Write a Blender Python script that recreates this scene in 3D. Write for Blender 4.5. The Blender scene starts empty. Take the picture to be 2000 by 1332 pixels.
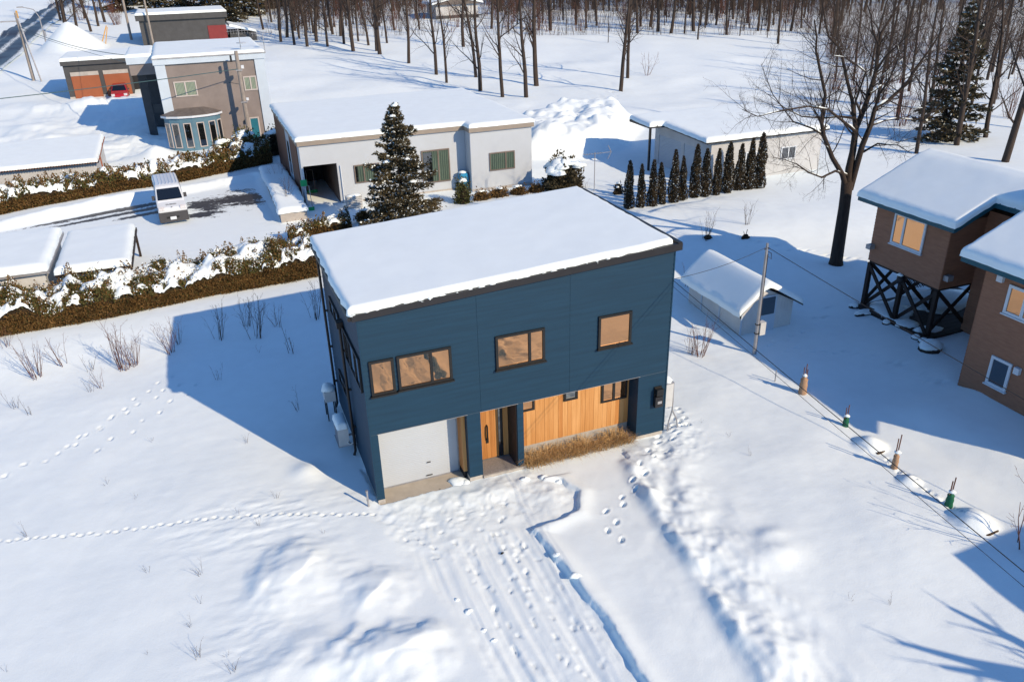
import bpy, math, random
import numpy as np
from mathutils import Vector

# ------------------------------------------------------------------ camera, sky, sun, exposure
scene = bpy.context.scene
CAM = np.array([-3.028, -20.043, 15.173]); PITCH, ROLL, YAW = 0.454, -0.027, 0.36
_f = np.array([math.sin(YAW)*math.cos(PITCH), math.cos(YAW)*math.cos(PITCH), -math.sin(PITCH)])
_r = np.cross(_f, [0, 0, 1.0]); _r /= np.linalg.norm(_r); _u = np.cross(_r, _f)
_r, _u = _r*math.cos(ROLL) + _u*math.sin(ROLL), -_r*math.sin(ROLL) + _u*math.cos(ROLL)
cam_data = bpy.data.cameras.new('camera'); cam = bpy.data.objects.new('camera', cam_data)
scene.collection.objects.link(cam); scene.camera = cam
cam_data.sensor_width = 36.0; cam_data.lens = 36.0*1560.0/2000.0; cam_data.clip_end = 2000.0
from mathutils import Matrix
cam.matrix_world = Matrix(((_r[0], _u[0], -_f[0], CAM[0]), (_r[1], _u[1], -_f[1], CAM[1]), (_r[2], _u[2], -_f[2], CAM[2]), (0, 0, 0, 1)))
SUN_EL, SH_AZ = math.radians(28.2), math.radians(119.5)          # elevation; heading of the shadows
world = bpy.data.worlds.new('World'); scene.world = world; world.use_nodes = True
wn = world.node_tree
sky = wn.nodes.new('ShaderNodeTexSky'); sky.sky_type = 'NISHITA'; sky.sun_disc = False
sky.sun_elevation = SUN_EL; sky.sun_rotation = math.atan2(-math.cos(SH_AZ), -math.sin(SH_AZ))
sky.air_density = 1.0; sky.dust_density = 0.0; sky.ozone_density = 6.0
wn.links.new(sky.outputs[0], wn.nodes['Background'].inputs[0]); wn.nodes['Background'].inputs[1].default_value = 0.15
sun_data = bpy.data.lights.new('sun', 'SUN'); sun = bpy.data.objects.new('sun', sun_data); scene.collection.objects.link(sun)
sun_data.energy = 4.55; sun_data.angle = math.radians(0.5); sun_data.color = (1.0, 0.765, 0.515)
sd = Vector((math.cos(SH_AZ)*math.cos(SUN_EL), math.sin(SH_AZ)*math.cos(SUN_EL), -math.sin(SUN_EL)))
sun.rotation_euler = sd.to_track_quat('-Z', 'Y').to_euler()
vs = scene.view_settings; vs.view_transform = 'Standard'; vs.look = 'None'; vs.gamma = 1.0; vs.exposure = 0.24
vs.use_curve_mapping = False

# ------------------------------------------------------------------ helpers
rnd = random.Random(7); rng = np.random.default_rng(7)
COL = scene.collection
ORG = {}
def org(o):
    return ORG.get(o.name, Vector((0, 0, 0)))
def tag(o, label=None, cat=None, group=None, kind=None):
    if label: o['label'] = label
    if cat: o['category'] = cat
    if group: o['group'] = group
    if kind: o['kind'] = kind
    return o
def empty(name, loc, label, cat, group=None):
    o = bpy.data.objects.new(name, None); COL.objects.link(o); o.location = loc
    o.empty_display_size = 0.3; ORG[o.name] = Vector(loc)
    return tag(o, label, cat, group)
def mesh_obj(name, me, mat, parent=None, loc=None, smooth=False):
    o = bpy.data.objects.new(name, me); COL.objects.link(o)
    if mat: me.materials.append(mat)
    if parent is not None:
        o.parent = parent; ORG[o.name] = org(parent)
    else:
        o.location = loc or (0, 0, 0); ORG[o.name] = Vector(loc or (0, 0, 0))
    if smooth: me.polygons.foreach_set('use_smooth', np.ones(len(me.polygons), bool))
    return o
class MB:
    def __init__(s): s.v = []; s.f = []
    def add(s, vs, fs):
        n = len(s.v); s.v += [tuple(map(float, q)) for q in vs]; s.f += [tuple(n+i for i in f) for f in fs]; return s
    def box(s, x0, x1, y0, y1, z0, z1):
        return s.add([(x0,y0,z0),(x1,y0,z0),(x1,y1,z0),(x0,y1,z0),(x0,y0,z1),(x1,y0,z1),(x1,y1,z1),(x0,y1,z1)],
                     [(0,3,2,1),(4,5,6,7),(0,1,5,4),(1,2,6,5),(2,3,7,6),(3,0,4,7)])
    def quad(s, *p): return s.add(p, [tuple(range(len(p)))])
    def beam(s, p, q, w, h):
        p = Vector(p); q = Vector(q); d = (q-p).normalized()
        a = d.cross(Vector((0,0,1)))
        a = a.normalized() if a.length > 1e-3 else Vector((1,0,0))
        b = a.cross(d); a *= w/2; b *= h/2
        return s.add([p-a-b,p+a-b,p+a+b,p-a+b,q-a-b,q+a-b,q+a+b,q-a+b],
                     [(0,1,2,3),(7,6,5,4),(0,4,5,1),(1,5,6,2),(2,6,7,3),(3,7,4,0)])
    def tube(s, pts, rad, n=6, caps=True):
        P = [Vector(q) for q in pts]
        if not hasattr(rad, '__len__'): rad = [rad]*len(P)
        base = len(s.v); up = None
        for i, q in enumerate(P):
            d = (P[min(i+1, len(P)-1)]-P[max(i-1, 0)]).normalized()
            if up is None:
                up = d.cross(Vector((0.31,0.2,0.93)))
                if up.length < 1e-3: up = d.cross(Vector((1,0,0)))
                up.normalize()
            up = (up - d*up.dot(d)).normalized(); w = d.cross(up)
            for k in range(n):
                a = 2*math.pi*k/n
                c = q + (up*math.cos(a)+w*math.sin(a))*rad[i]; s.v.append((c.x,c.y,c.z))
        for i in range(len(P)-1):
            for k in range(n):
                a = base+i*n+k; b = base+i*n+(k+1) % n; s.f.append((a, b, b+n, a+n))
        if caps and n > 2:
            s.f.append(tuple(base+k for k in reversed(range(n)))); e = base+(len(P)-1)*n; s.f.append(tuple(e+k for k in range(n)))
        return s
    def prism(s, poly, axis, a0, a1):
        """poly of 2-d points extruded along axis 0/1/2 from a0 to a1"""
        def mk(p, a): l = list(p); l.insert(axis, a); return l
        n = len(poly)
        return s.add([mk(p, a0) for p in poly]+[mk(p, a1) for p in poly],
                     [tuple(range(n)), tuple(reversed(range(n, 2*n)))]+[(i, i+n, (i+1) % n+n, (i+1) % n) for i in range(n)])
    def lathe(s, c, prof, n=10):
        b = len(s.v)
        for r, z in prof:
            for k in range(n):
                a = 2*math.pi*k/n; s.v.append((c[0]+r*math.cos(a), c[1]+r*math.sin(a), c[2]+z))
        for i in range(len(prof)-1):
            for k in range(n):
                s.f.append((b+i*n+k, b+i*n+(k+1) % n, b+(i+1)*n+(k+1) % n, b+(i+1)*n+k))
        s.f.append(tuple(b+k for k in reversed(range(n)))); e = b+(len(prof)-1)*n; s.f.append(tuple(e+k for k in range(n)))
        return s
    def blob(s, c, rx, ry, rz, seed=0, n=9, m=5, rough=0.25, flat=True):
        """lumpy mound: top half of an uneven ellipsoid, flattened below"""
        R = random.Random(seed); ph = [R.uniform(0, 6.28) for _ in range(6)]; b = len(s.v)
        for i in range(m+1):
            t = i/m*math.pi
            for k in range(n):
                a = 2*math.pi*k/n
                g = 1+rough*(math.sin(2*a+ph[0])*.5+math.sin(3*a+ph[1]+2*t)*.5+math.sin(5*a+ph[2]-3*t)*.35)*math.sin(t)
                z = math.cos(t)*rz
                if flat and z < 0: z *= .25
                s.v.append((c[0]+rx*g*math.sin(t)*math.cos(a), c[1]+ry*g*math.sin(t)*math.sin(a), c[2]+z*(1+.15*math.sin(a+ph[3]))))
        for i in range(m):
            for k in range(n):
                s.f.append((b+i*n+k, b+(i+1)*n+k, b+(i+1)*n+(k+1) % n, b+i*n+(k+1) % n))
        return s
    def build(s, name, mat, parent=None, smooth=False, loc=None):
        me = bpy.data.meshes.new(name); o_ = org(parent) if parent is not None else Vector(loc or (0,0,0))
        if o_.length > 0: me.from_pydata([(a-o_.x, b-o_.y, c-o_.z) for a, b, c in s.v], [], s.f)
        else: me.from_pydata(s.v, [], s.f)
        me.update()
        return mesh_obj(name, me, mat, parent, loc, smooth)
def bld(name, mat, parent, *boxes, smooth=False):
    out = None
    for b in boxes:                       # every box its own part
        o = MB().box(*b).build(name, mat, parent, smooth); out = out or o
    return out
def np_mesh(name, V, Fc, mat, parent=None, loc=None, smooth=True):
    me = bpy.data.meshes.new(name); V = np.asarray(V, np.float32); Fc = np.asarray(Fc, np.int32)
    o_ = org(parent) if parent is not None else Vector(loc or (0,0,0))
    V = V-np.array(o_, np.float32); k = Fc.shape[1]
    me.vertices.add(len(V)); me.vertices.foreach_set('co', V.ravel())
    me.loops.add(Fc.size); me.loops.foreach_set('vertex_index', Fc.ravel())
    me.polygons.add(len(Fc)); me.polygons.foreach_set('loop_start', np.arange(0, Fc.size, k, dtype=np.int32))
    me.polygons.foreach_set('loop_total', np.full(len(Fc), k, np.int32))
    me.update(calc_edges=True); me.validate()
    return mesh_obj(name, me, mat, parent, loc, smooth)
def copy_tree(o, parent=None, loc=None, rz=None, sc=None):
    c = o.copy(); COL.objects.link(c); c.parent = parent
    if loc is not None: c.location = loc
    if rz is not None: c.rotation_euler = (0, 0, rz)
    if sc is not None: c.scale = sc if hasattr(sc, '__len__') else (sc, sc, sc)
    for ch in list(o.children): copy_tree(ch, c)
    return c
# value noise
_tab = np.random.default_rng(3).random((256, 256))
def vnoise(x, y):
    xi = np.floor(x).astype(int); yi = np.floor(y).astype(int); fx = x-xi; fy = y-yi
    fx = fx*fx*fx*(fx*(fx*6-15)+10); fy = fy*fy*fy*(fy*(fy*6-15)+10)
    a = _tab[xi & 255, yi & 255]; b = _tab[(xi+1) & 255, yi & 255]; c = _tab[xi & 255, (yi+1) & 255]; d = _tab[(xi+1) & 255, (yi+1) & 255]
    return (a*(1-fx)+b*fx)*(1-fy)+(c*(1-fx)+d*fx)*fy*1.0
def fbm(x, y, o=4, ox=0.0):
    s = 0; a = .5; x = np.asarray(x, float)+ox; y = np.asarray(y, float)+ox*1.7
    for i in range(o):
        s = s+a*(vnoise(x, y)-.5); x = x*2.03+11.3; y = y*2.03+7.9; a *= .5
    return s            # about -.5 .. .5
def sst(a, b, x):
    t = np.clip((x-a)/(b-a), 0, 1); return t*t*(3-2*t)

# ------------------------------------------------------------------ materials (procedural)
def mat(name, col, rough=.7, var=.12, vs_=2.0, bump=0.0, bs=30.0, metal=0.0, spec=.4, coord='Object', stretch=(1,1,1), col2=None, detail=5.0):
    m = bpy.data.materials.new(name); m.use_nodes = True; nt = m.node_tree; n = nt.nodes; L = nt.links
    p = n['Principled BSDF']; p.inputs['Roughness'].default_value = rough; p.inputs['Metallic'].default_value = metal
    p.inputs['Specular IOR Level'].default_value = spec
    tc = n.new('ShaderNodeTexCoord'); mp = n.new('ShaderNodeMapping'); mp.inputs['Scale'].default_value = stretch
    L.new(tc.outputs[coord], mp.inputs[0])
    nz = n.new('ShaderNodeTexNoise'); nz.inputs['Scale'].default_value = vs_; nz.inputs['Detail'].default_value = detail
    nz.inputs['Roughness'].default_value = .62; L.new(mp.outputs[0], nz.inputs['Vector'])
    rp = n.new('ShaderNodeValToRGB'); rp.color_ramp.elements[0].position = .3; rp.color_ramp.elements[1].position = .7
    c2 = col2 or tuple(min(1, c*(1+var)) for c in col); c1 = tuple(c*(1-var) for c in col) if not col2 else col
    rp.color_ramp.elements[0].color = (*c1, 1); rp.color_ramp.elements[1].color = (*c2, 1)
    L.new(nz.outputs['Fac'], rp.inputs[0]); L.new(rp.outputs[0], p.inputs['Base Color'])
    if bump:
        nb = n.new('ShaderNodeTexNoise'); nb.inputs['Scale'].default_value = bs; nb.inputs['Detail'].default_value = 4
        L.new(mp.outputs[0], nb.inputs['Vector'])
        bp = n.new('ShaderNodeBump'); bp.inputs['Strength'].default_value = bump; bp.inputs['Distance'].default_value = .02
        L.new(nb.outputs['Fac'], bp.inputs['Height']); L.new(bp.outputs[0], p.inputs['Normal'])
    return m
def wave_mat(name, col, scale, axis='Z', rough=.5, depth=.01, strength=.6, var=.06, spec=.4, metal=0.0, noise_s=1.2, streak=(1,1,1)):
    m = mat(name, col, rough, var, noise_s, spec=spec, metal=metal, stretch=streak); nt = m.node_tree; n = nt.nodes; L = nt.links
    tc = n['Texture Coordinate']; w = n.new('ShaderNodeTexWave'); w.wave_type = 'BANDS'; w.bands_direction = axis
    w.wave_profile = 'SIN'; w.inputs['Scale'].default_value = scale; w.inputs['Distortion'].default_value = 0
    L.new(tc.outputs['Object'], w.inputs['Vector'])
    bp = n.new('ShaderNodeBump'); bp.inputs['Strength'].default_value = strength; bp.inputs['Distance'].default_value = depth
    L.new(w.outputs['Fac'], bp.inputs['Height']); L.new(bp.outputs[0], n['Principled BSDF'].inputs['Normal'])
    return m
def snow_mat(name, col=(.765,.88,.925), b1=.45, s1=22.0, b2=.28, s2=2.0):
    m = bpy.data.materials.new(name); m.use_nodes = True; nt = m.node_tree; n = nt.nodes; L = nt.links
    p = n['Principled BSDF']; p.inputs['Roughness'].default_value = .75; p.inputs['Specular IOR Level'].default_value = .25
    g = n.new('ShaderNodeNewGeometry')
    a = n.new('ShaderNodeTexNoise'); a.inputs['Scale'].default_value = s1; a.inputs['Detail'].default_value = 6; a.inputs['Roughness'].default_value = .6
    b = n.new('ShaderNodeTexNoise'); b.inputs['Scale'].default_value = s2; b.inputs['Detail'].default_value = 5
    L.new(g.outputs['Position'], a.inputs['Vector']); L.new(g.outputs['Position'], b.inputs['Vector'])
    bp = n.new('ShaderNodeBump'); bp.inputs['Strength'].default_value = b1; bp.inputs['Distance'].default_value = .012
    bq = n.new('ShaderNodeBump'); bq.inputs['Strength'].default_value = b2; bq.inputs['Distance'].default_value = .03
    L.new(a.outputs['Fac'], bp.inputs['Height']); L.new(b.outputs['Fac'], bq.inputs['Height'])
    L.new(bq.outputs[0], bp.inputs['Normal']); L.new(bp.outputs[0], p.inputs['Normal'])
    rp = n.new('ShaderNodeValToRGB'); rp.color_ramp.elements[0].position = .35; rp.color_ramp.elements[1].position = .65
    rp.color_ramp.elements[0].color = (*[c*.97 for c in col], 1); rp.color_ramp.elements[1].color = (*col, 1)
    L.new(b.outputs['Fac'], rp.inputs[0]); L.new(rp.outputs[0], p.inputs['Base Color'])
    return m
def glass_mat(name, tint, amount=.9, body=(.01,.012,.015), wob=.02, rough=.02):
    """coated window glass: a strong tinted mirror over a dark room"""
    m = bpy.data.materials.new(name); m.use_nodes = True; nt = m.node_tree; n = nt.nodes; L = nt.links
    p = n['Principled BSDF']; p.inputs['Base Color'].default_value = (*body, 1); p.inputs['Roughness'].default_value = rough
    g = n.new('ShaderNodeBsdfGlossy'); g.inputs['Color'].default_value = (*tint, 1); g.inputs['Roughness'].default_value = rough
    mx = n.new('ShaderNodeMixShader'); mx.inputs[0].default_value = amount
    tc = n.new('ShaderNodeTexCoord'); nz = n.new('ShaderNodeTexNoise'); nz.inputs['Scale'].default_value = 1.3; nz.inputs['Detail'].default_value = 2
    L.new(tc.outputs['Object'], nz.inputs['Vector'])
    bp = n.new('ShaderNodeBump'); bp.inputs['Strength'].default_value = wob; bp.inputs['Distance'].default_value = .2
    L.new(nz.outputs['Fac'], bp.inputs['Height']); L.new(bp.outputs[0], g.inputs['Normal'])
    L.new(p.outputs[0], mx.inputs[1]); L.new(g.outputs[0], mx.inputs[2]); L.new(mx.outputs[0], n['Material Output'].inputs[0])
    return m
def attr_mix_mat(name, attr, ca, cb, scale=6.0, rough_a=.75, rough_b=.45, grain=30.0):
    """colour ca where attribute is 0, cb where 1, with a broken border"""
    m = bpy.data.materials.new(name); m.use_nodes = True; nt = m.node_tree; n = nt.nodes; L = nt.links
    p = n['Principled BSDF']; g = n.new('ShaderNodeNewGeometry')
    at = n.new('ShaderNodeAttribute'); at.attribute_name = attr
    nz = n.new('ShaderNodeTexNoise'); nz.inputs['Scale'].default_value = scale; nz.inputs['Detail'].default_value = 6; nz.inputs['Roughness'].default_value = .65
    L.new(g.outputs['Position'], nz.inputs['Vector'])
    s1 = n.new('ShaderNodeMath'); s1.operation = 'SUBTRACT'; L.new(nz.outputs['Fac'], s1.inputs[0]); s1.inputs[1].default_value = .5
    s2 = n.new('ShaderNodeMath'); s2.operation = 'MULTIPLY_ADD'; L.new(s1.outputs[0], s2.inputs[0]); s2.inputs[1].default_value = 1.3; L.new(at.outputs['Fac'], s2.inputs[2])
    rp = n.new('ShaderNodeValToRGB'); rp.color_ramp.elements[0].position = .38; rp.color_ramp.elements[1].position = .6
    rp.color_ramp.elements[0].color = (*ca, 1); rp.color_ramp.elements[1].color = (*cb, 1)
    L.new(s2.outputs[0], rp.inputs[0]); L.new(rp.outputs[0], p.inputs['Base Color'])
    mr = n.new('ShaderNodeMapRange'); mr.inputs['From Min'].default_value = .38; mr.inputs['From Max'].default_value = .6
    mr.inputs['To Min'].default_value = rough_a; mr.inputs['To Max'].default_value = rough_b
    L.new(s2.outputs[0], mr.inputs[0]); L.new(mr.outputs[0], p.inputs['Roughness'])
    nb = n.new('ShaderNodeTexNoise'); nb.inputs['Scale'].default_value = grain; nb.inputs['Detail'].default_value = 4; L.new(g.outputs['Position'], nb.inputs['Vector'])
    bp = n.new('ShaderNodeBump'); bp.inputs['Strength'].default_value = .4; bp.inputs['Distance'].default_value = .015
    L.new(nb.outputs['Fac'], bp.inputs['Height']); L.new(bp.outputs[0], p.inputs['Normal'])
    return m
K = {}
K['snow'] = snow_mat('snow'); K['roof_snow'] = snow_mat('roof_snow', b1=.22, s1=30, b2=.25, s2=1.4)
K['navy'] = mat('navy_metal_siding', (.006,.034,.069), .55, .16, 1.5, spec=.25, bump=.05, bs=60, stretch=(.3,.3,6))
K['charcoal'] = mat('charcoal_metal', (.013,.014,.018), .5, .15, 3)
K['black'] = mat('black_aluminium', (.010,.011,.012), .4, .2, 5)
K['black_pipe'] = mat('black_pipe', (.012,.010,.010), .45, .2, 4)
K['white_shutter'] = mat('white_shutter', (.40,.455,.51), .45, .03, 1)
K['concrete'] = mat('concrete', (.36,.35,.32), .85, .18, 4, bump=.3, bs=40)
K['apron'] = mat('apron_concrete', (.40,.37,.31), .85, .12, 2.2, bump=.2, bs=50)
K['porch'] = mat('washed_pebble_concrete', (.24,.23,.22), .9, .35, 45, bump=.5, bs=60)
K['stain'] = mat('wet_stain', (.11,.09,.065), .7, .2, 6)
def wood_mat(name, c1, c2, axis=(9,9,.5)):
    return mat(name, c1, .6, col2=c2, vs_=1.6, stretch=axis, bump=.12, bs=6, spec=.3, detail=7)
K['cedar'] = wood_mat('cedar_board', (.41,.195,.060), (.54,.285,.105))
K['cedar2'] = wood_mat('cedar_board_pale', (.45,.225,.072), (.60,.34,.14))
K['cedar3'] = wood_mat('cedar_board_red', (.36,.155,.044), (.49,.235,.075))
K['door_wood'] = wood_mat('door_wood', (.30,.125,.032), (.44,.20,.06))
K['amber_glass'] = glass_mat('amber_glass', (.60,.335,.175), .88, wob=.05)
K['clear_glass'] = glass_mat('clear_glass', (.55,.6,.62), .35, body=(.02,.025,.03))
K['dark_glass'] = glass_mat('dark_glass', (.5,.55,.6), .25, body=(.008,.01,.012))
K['white_paint'] = mat('white_paint', (.56,.63,.70), .5, .04, 2)
K['offwhite'] = mat('offwhite_plastic', (.48,.51,.52), .5, .08, 3)
K['teal'] = mat('teal_fascia', (.007,.075,.11), .5, .12, 3)
K['brown_siding'] = mat('brown_siding', (.27,.135,.082), .75, .14, 2.5, bump=.25, bs=30, stretch=(1,1,5))
K['dark_timber'] = mat('dark_timber', (.017,.011,.009), .7, .3, 4, bump=.2)
K['deck'] = mat('deck_boards', (.030,.019,.016), .7, .3, 5)
K['bark'] = mat('bark', (.034,.025,.020), .9, .35, 3.0, bump=.9, bs=14, stretch=(5,5,.7))
K['bark_far'] = mat('bark_far', (.042,.031,.025), .9, .35, 2.0, bump=.6, bs=10, stretch=(4,4,.6))
K['twig_red'] = mat('twig_red', (.115,.048,.032), .8, .25, 5); K['brush'] = mat('brush', (.050,.038,.032), .9, .3, .3)
K['twig'] = mat('twig', (.06,.038,.028), .8, .25, 5)
K['straw'] = mat('dry_grass', (.46,.31,.14), .8, .3, 6)
K['thuja'] = mat('thuja_leaf', (.10,.058,.016), .8, .3, 1.5, col2=(.17,.098,.030), coord='Object')
K['thuja_green'] = mat('thuja_green', (.042,.050,.013), .8, col2=(.095,.095,.026), vs_=1.5)
K['cypress'] = mat('cypress_leaf', (.028,.021,.011), .85, col2=(.06,.045,.022), vs_=5)
K['spruce'] = mat('spruce_needles', (.028,.026,.013), .8, col2=(.085,.070,.036), vs_=3)
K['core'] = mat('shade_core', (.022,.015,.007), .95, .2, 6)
K['galv'] = mat('galvanised_steel', (.33,.34,.36), .4, .15, 4, metal=.4)
K['pole_concrete'] = mat('pole_concrete', (.25,.23,.21), .85, .15, 3)
K['white_siding'] = wave_mat('white_ribbed_siding', (.43,.49,.55), 6.2, 'X', .5, .012, .5, .03)
K['white_siding_y'] = wave_mat('white_ribbed_siding_side', (.43,.49,.55), 6.2, 'Y', .5, .012, .5, .03)
K['tan_fascia'] = mat('tan_fascia', (.25,.225,.195), .6, .08, 2)
K['tan_wall'] = mat('tan_rendered_wall', (.205,.185,.178), .9, .13, .9, bump=.2, bs=12)
K['pale_trim'] = mat('pale_trim', (.44,.54,.64), .7, .05, 1)
K['bay_blue'] = mat('bay_blue', (.085,.18,.25), .6, .1, 2)
K['slate'] = mat('grey_slate', (.12,.11,.105), .7, .2, 3)
K['curtain_green'] = wave_mat('green_curtain', (.24,.31,.25), 3.0, 'X', .8, .05, .9, .12)
K['curtain_teal'] = wave_mat('dark_green_curtain', (.065,.105,.085), 2.2, 'X', .8, .05, .9, .15)
K['window_trim'] = mat('window_trim', (.42,.40,.39), .6, .06, 3)
K['bronze'] = mat('bronze_frame', (.15,.125,.11), .5, .1, 3)
K['rust_door'] = wave_mat('rust_red_shutter', (.27,.085,.035), 12, 'Z', .6, .01, .5, .08)
K['grey_wall'] = mat('dark_grey_wall', (.055,.060,.066), .8, .15, 1.5)
K['maroon'] = mat('maroon_panel', (.17,.022,.025), .6, .1, 1)
K['brown_panel'] = mat('brown_panel', (.13,.055,.03), .7, .15, 2, stretch=(3,3,.5))
K['cream_metal'] = wave_mat('cream_corrugated', (.47,.50,.52), 4.2, 'X', .6, .02, .8, .08)
K['cream_metal_y'] = wave_mat('cream_corrugated_side', (.47,.50,.52), 4.2, 'Y', .6, .02, .8, .08)
K['shed_wall'] = wave_mat('pale_board_shed', (.52,.54,.54), 2.0, 'X', .8, .01, .5, .10)
K['van_white'] = mat('van_paint', (.56,.63,.70), .25, .03, 1, spec=.6)
K['van_grey'] = mat('bumper_plastic', (.045,.048,.056), .6, .1, 4)
K['car_red'] = mat('car_red', (.33,.008,.02), .25, .1, 1, spec=.6)
K['tyre'] = mat('tyre', (.014,.014,.015), .9, .2, 6)
K['lamp_glass'] = mat('headlight_glass', (.55,.57,.6), .15, .15, 8, spec=.8)
K['green_plastic'] = mat('green_plastic', (.01,.30,.11), .45, .1, 3)
K['green_wrap'] = mat('green_netting', (.004,.11,.055), .7, .25, 9, bump=.5)
K['burlap'] = mat('burlap', (.36,.235,.15), .95, .22, 14, bump=.8, bs=40)
K['stake'] = mat('stake_wood', (.13,.055,.035), .7, .2, 8)
K['blue_tank'] = mat('blue_plastic', (.02,.24,.47), .45, .1, 3)
K['yellow'] = mat('yellow_guard', (.50,.27,.03), .6, .1, 3)
K['block'] = mat('pale_block', (.36,.35,.33), .9, .15, 3, bump=.3)
K['rock'] = mat('rock', (.03,.025,.024), .9, .4, 5, bump=.6)
K['soil'] = mat('soil', (.06,.038,.022), .95, .35, 8, bump=.6)
K['wire'] = mat('cable', (.02,.021,.023), .6, .1, 3)
K['cable_teal'] = mat('cable_teal', (.03,.085,.10), .6, .1, 3)
K['asphalt'] = attr_mix_mat('snowy_asphalt', 'bare', (.755,.87,.915), (.022,.019,.019), 5.0)
K['teal_door'] = mat('teal_door', (.01,.13,.19), .5, .1, 2)
K['van_glass'] = glass_mat('van_glass', (.4,.45,.5), .10, body=(.006,.008,.010)); K['ink'] = mat('dark_lettering', (.03,.03,.035), .6, .05, 2)
# ------------------------------------------------------------------ the ground: one snow sheet with drifts, tracks and the cleared drive
def T(x, y):
    t = np.maximum(0, y-42.); return 0.5*sst(11, 17, y)+0.045*(np.sqrt(t*t+100)-10)
def polydist(x, y, poly):
    """signed distance to polygon, negative inside"""
    d = np.full(np.shape(x), 1e9); ins = np.zeros(np.shape(x), bool); n = len(poly)
    for i in range(n):
        (ax, ay), (bx, by) = poly[i], poly[(i+1) % n]
        ex, ey = bx-ax, by-ay; t = np.clip(((x-ax)*ex+(y-ay)*ey)/(ex*ex+ey*ey), 0, 1)
        d = np.minimum(d, np.hypot(x-ax-t*ex, y-ay-t*ey))
        c = (ay > y) != (by > y)
        ins ^= c & (x < (bx-ax)*(y-ay)/((by-ay) if by != ay else 1e-9)+ax)
    return np.where(ins, -d, d)
def linedist(x, y, pts):
    d = np.full(np.shape(x), 1e9); side = np.zeros(np.shape(x))
    for (ax, ay), (bx, by) in zip(pts[:-1], pts[1:]):
        ex, ey = bx-ax, by-ay; t = np.clip(((x-ax)*ex+(y-ay)*ey)/(ex*ex+ey*ey), 0, 1)
        dd = np.hypot(x-ax-t*ex, y-ay-t*ey); s = np.sign((x-ax)*ey-(y-ay)*ex)
        side = np.where(dd < d, s, side); d = np.minimum(d, dd)
    return d, side
DRIVE_L = [(-.15,-.25),(.1,-1.2),(.34,-2.45),(.62,-3.6),(.87,-4.6),(1.05,-5.8),(1.17,-6.9),(1.32,-7.9),(1.5,-10),(1.5,-16)]
DRIVE_R = [(4.1,-16),(4.15,-10),(4.12,-8.8),(4.20,-6.9),(4.02,-4.9),(3.85,-3.05),(5.35,-2.72),(5.85,-1.9),(5.6,-1.15),(5.1,-.95),(4.95,.3)]
DRIVE = DRIVE_L+DRIVE_R+[(-.15,.3)]
RIDGE = [(8.1,-1.2),(7.85,-2.6),(7.5,-4.4),(7.35,-6.6),(6.95,-8.6),(6.6,-11),(6.4,-16)]
LOT = [(-19,33.2),(-15.6,35.1),(-11,36.9),(-7.5,38.3),(-3,39.6),(.1,40.6),(.5,29.0),(2.4,28.9),(4.8,28.6),(5.0,26.9),(2.0,26.3),(-3,24.8),(-7,23.2),(-19,22.0)]
PITS = [(15.95,-3.3,.62,.30),(15.7,-7.6,.75,.34),(15.55,-5.4,.42,.18)]
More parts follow.
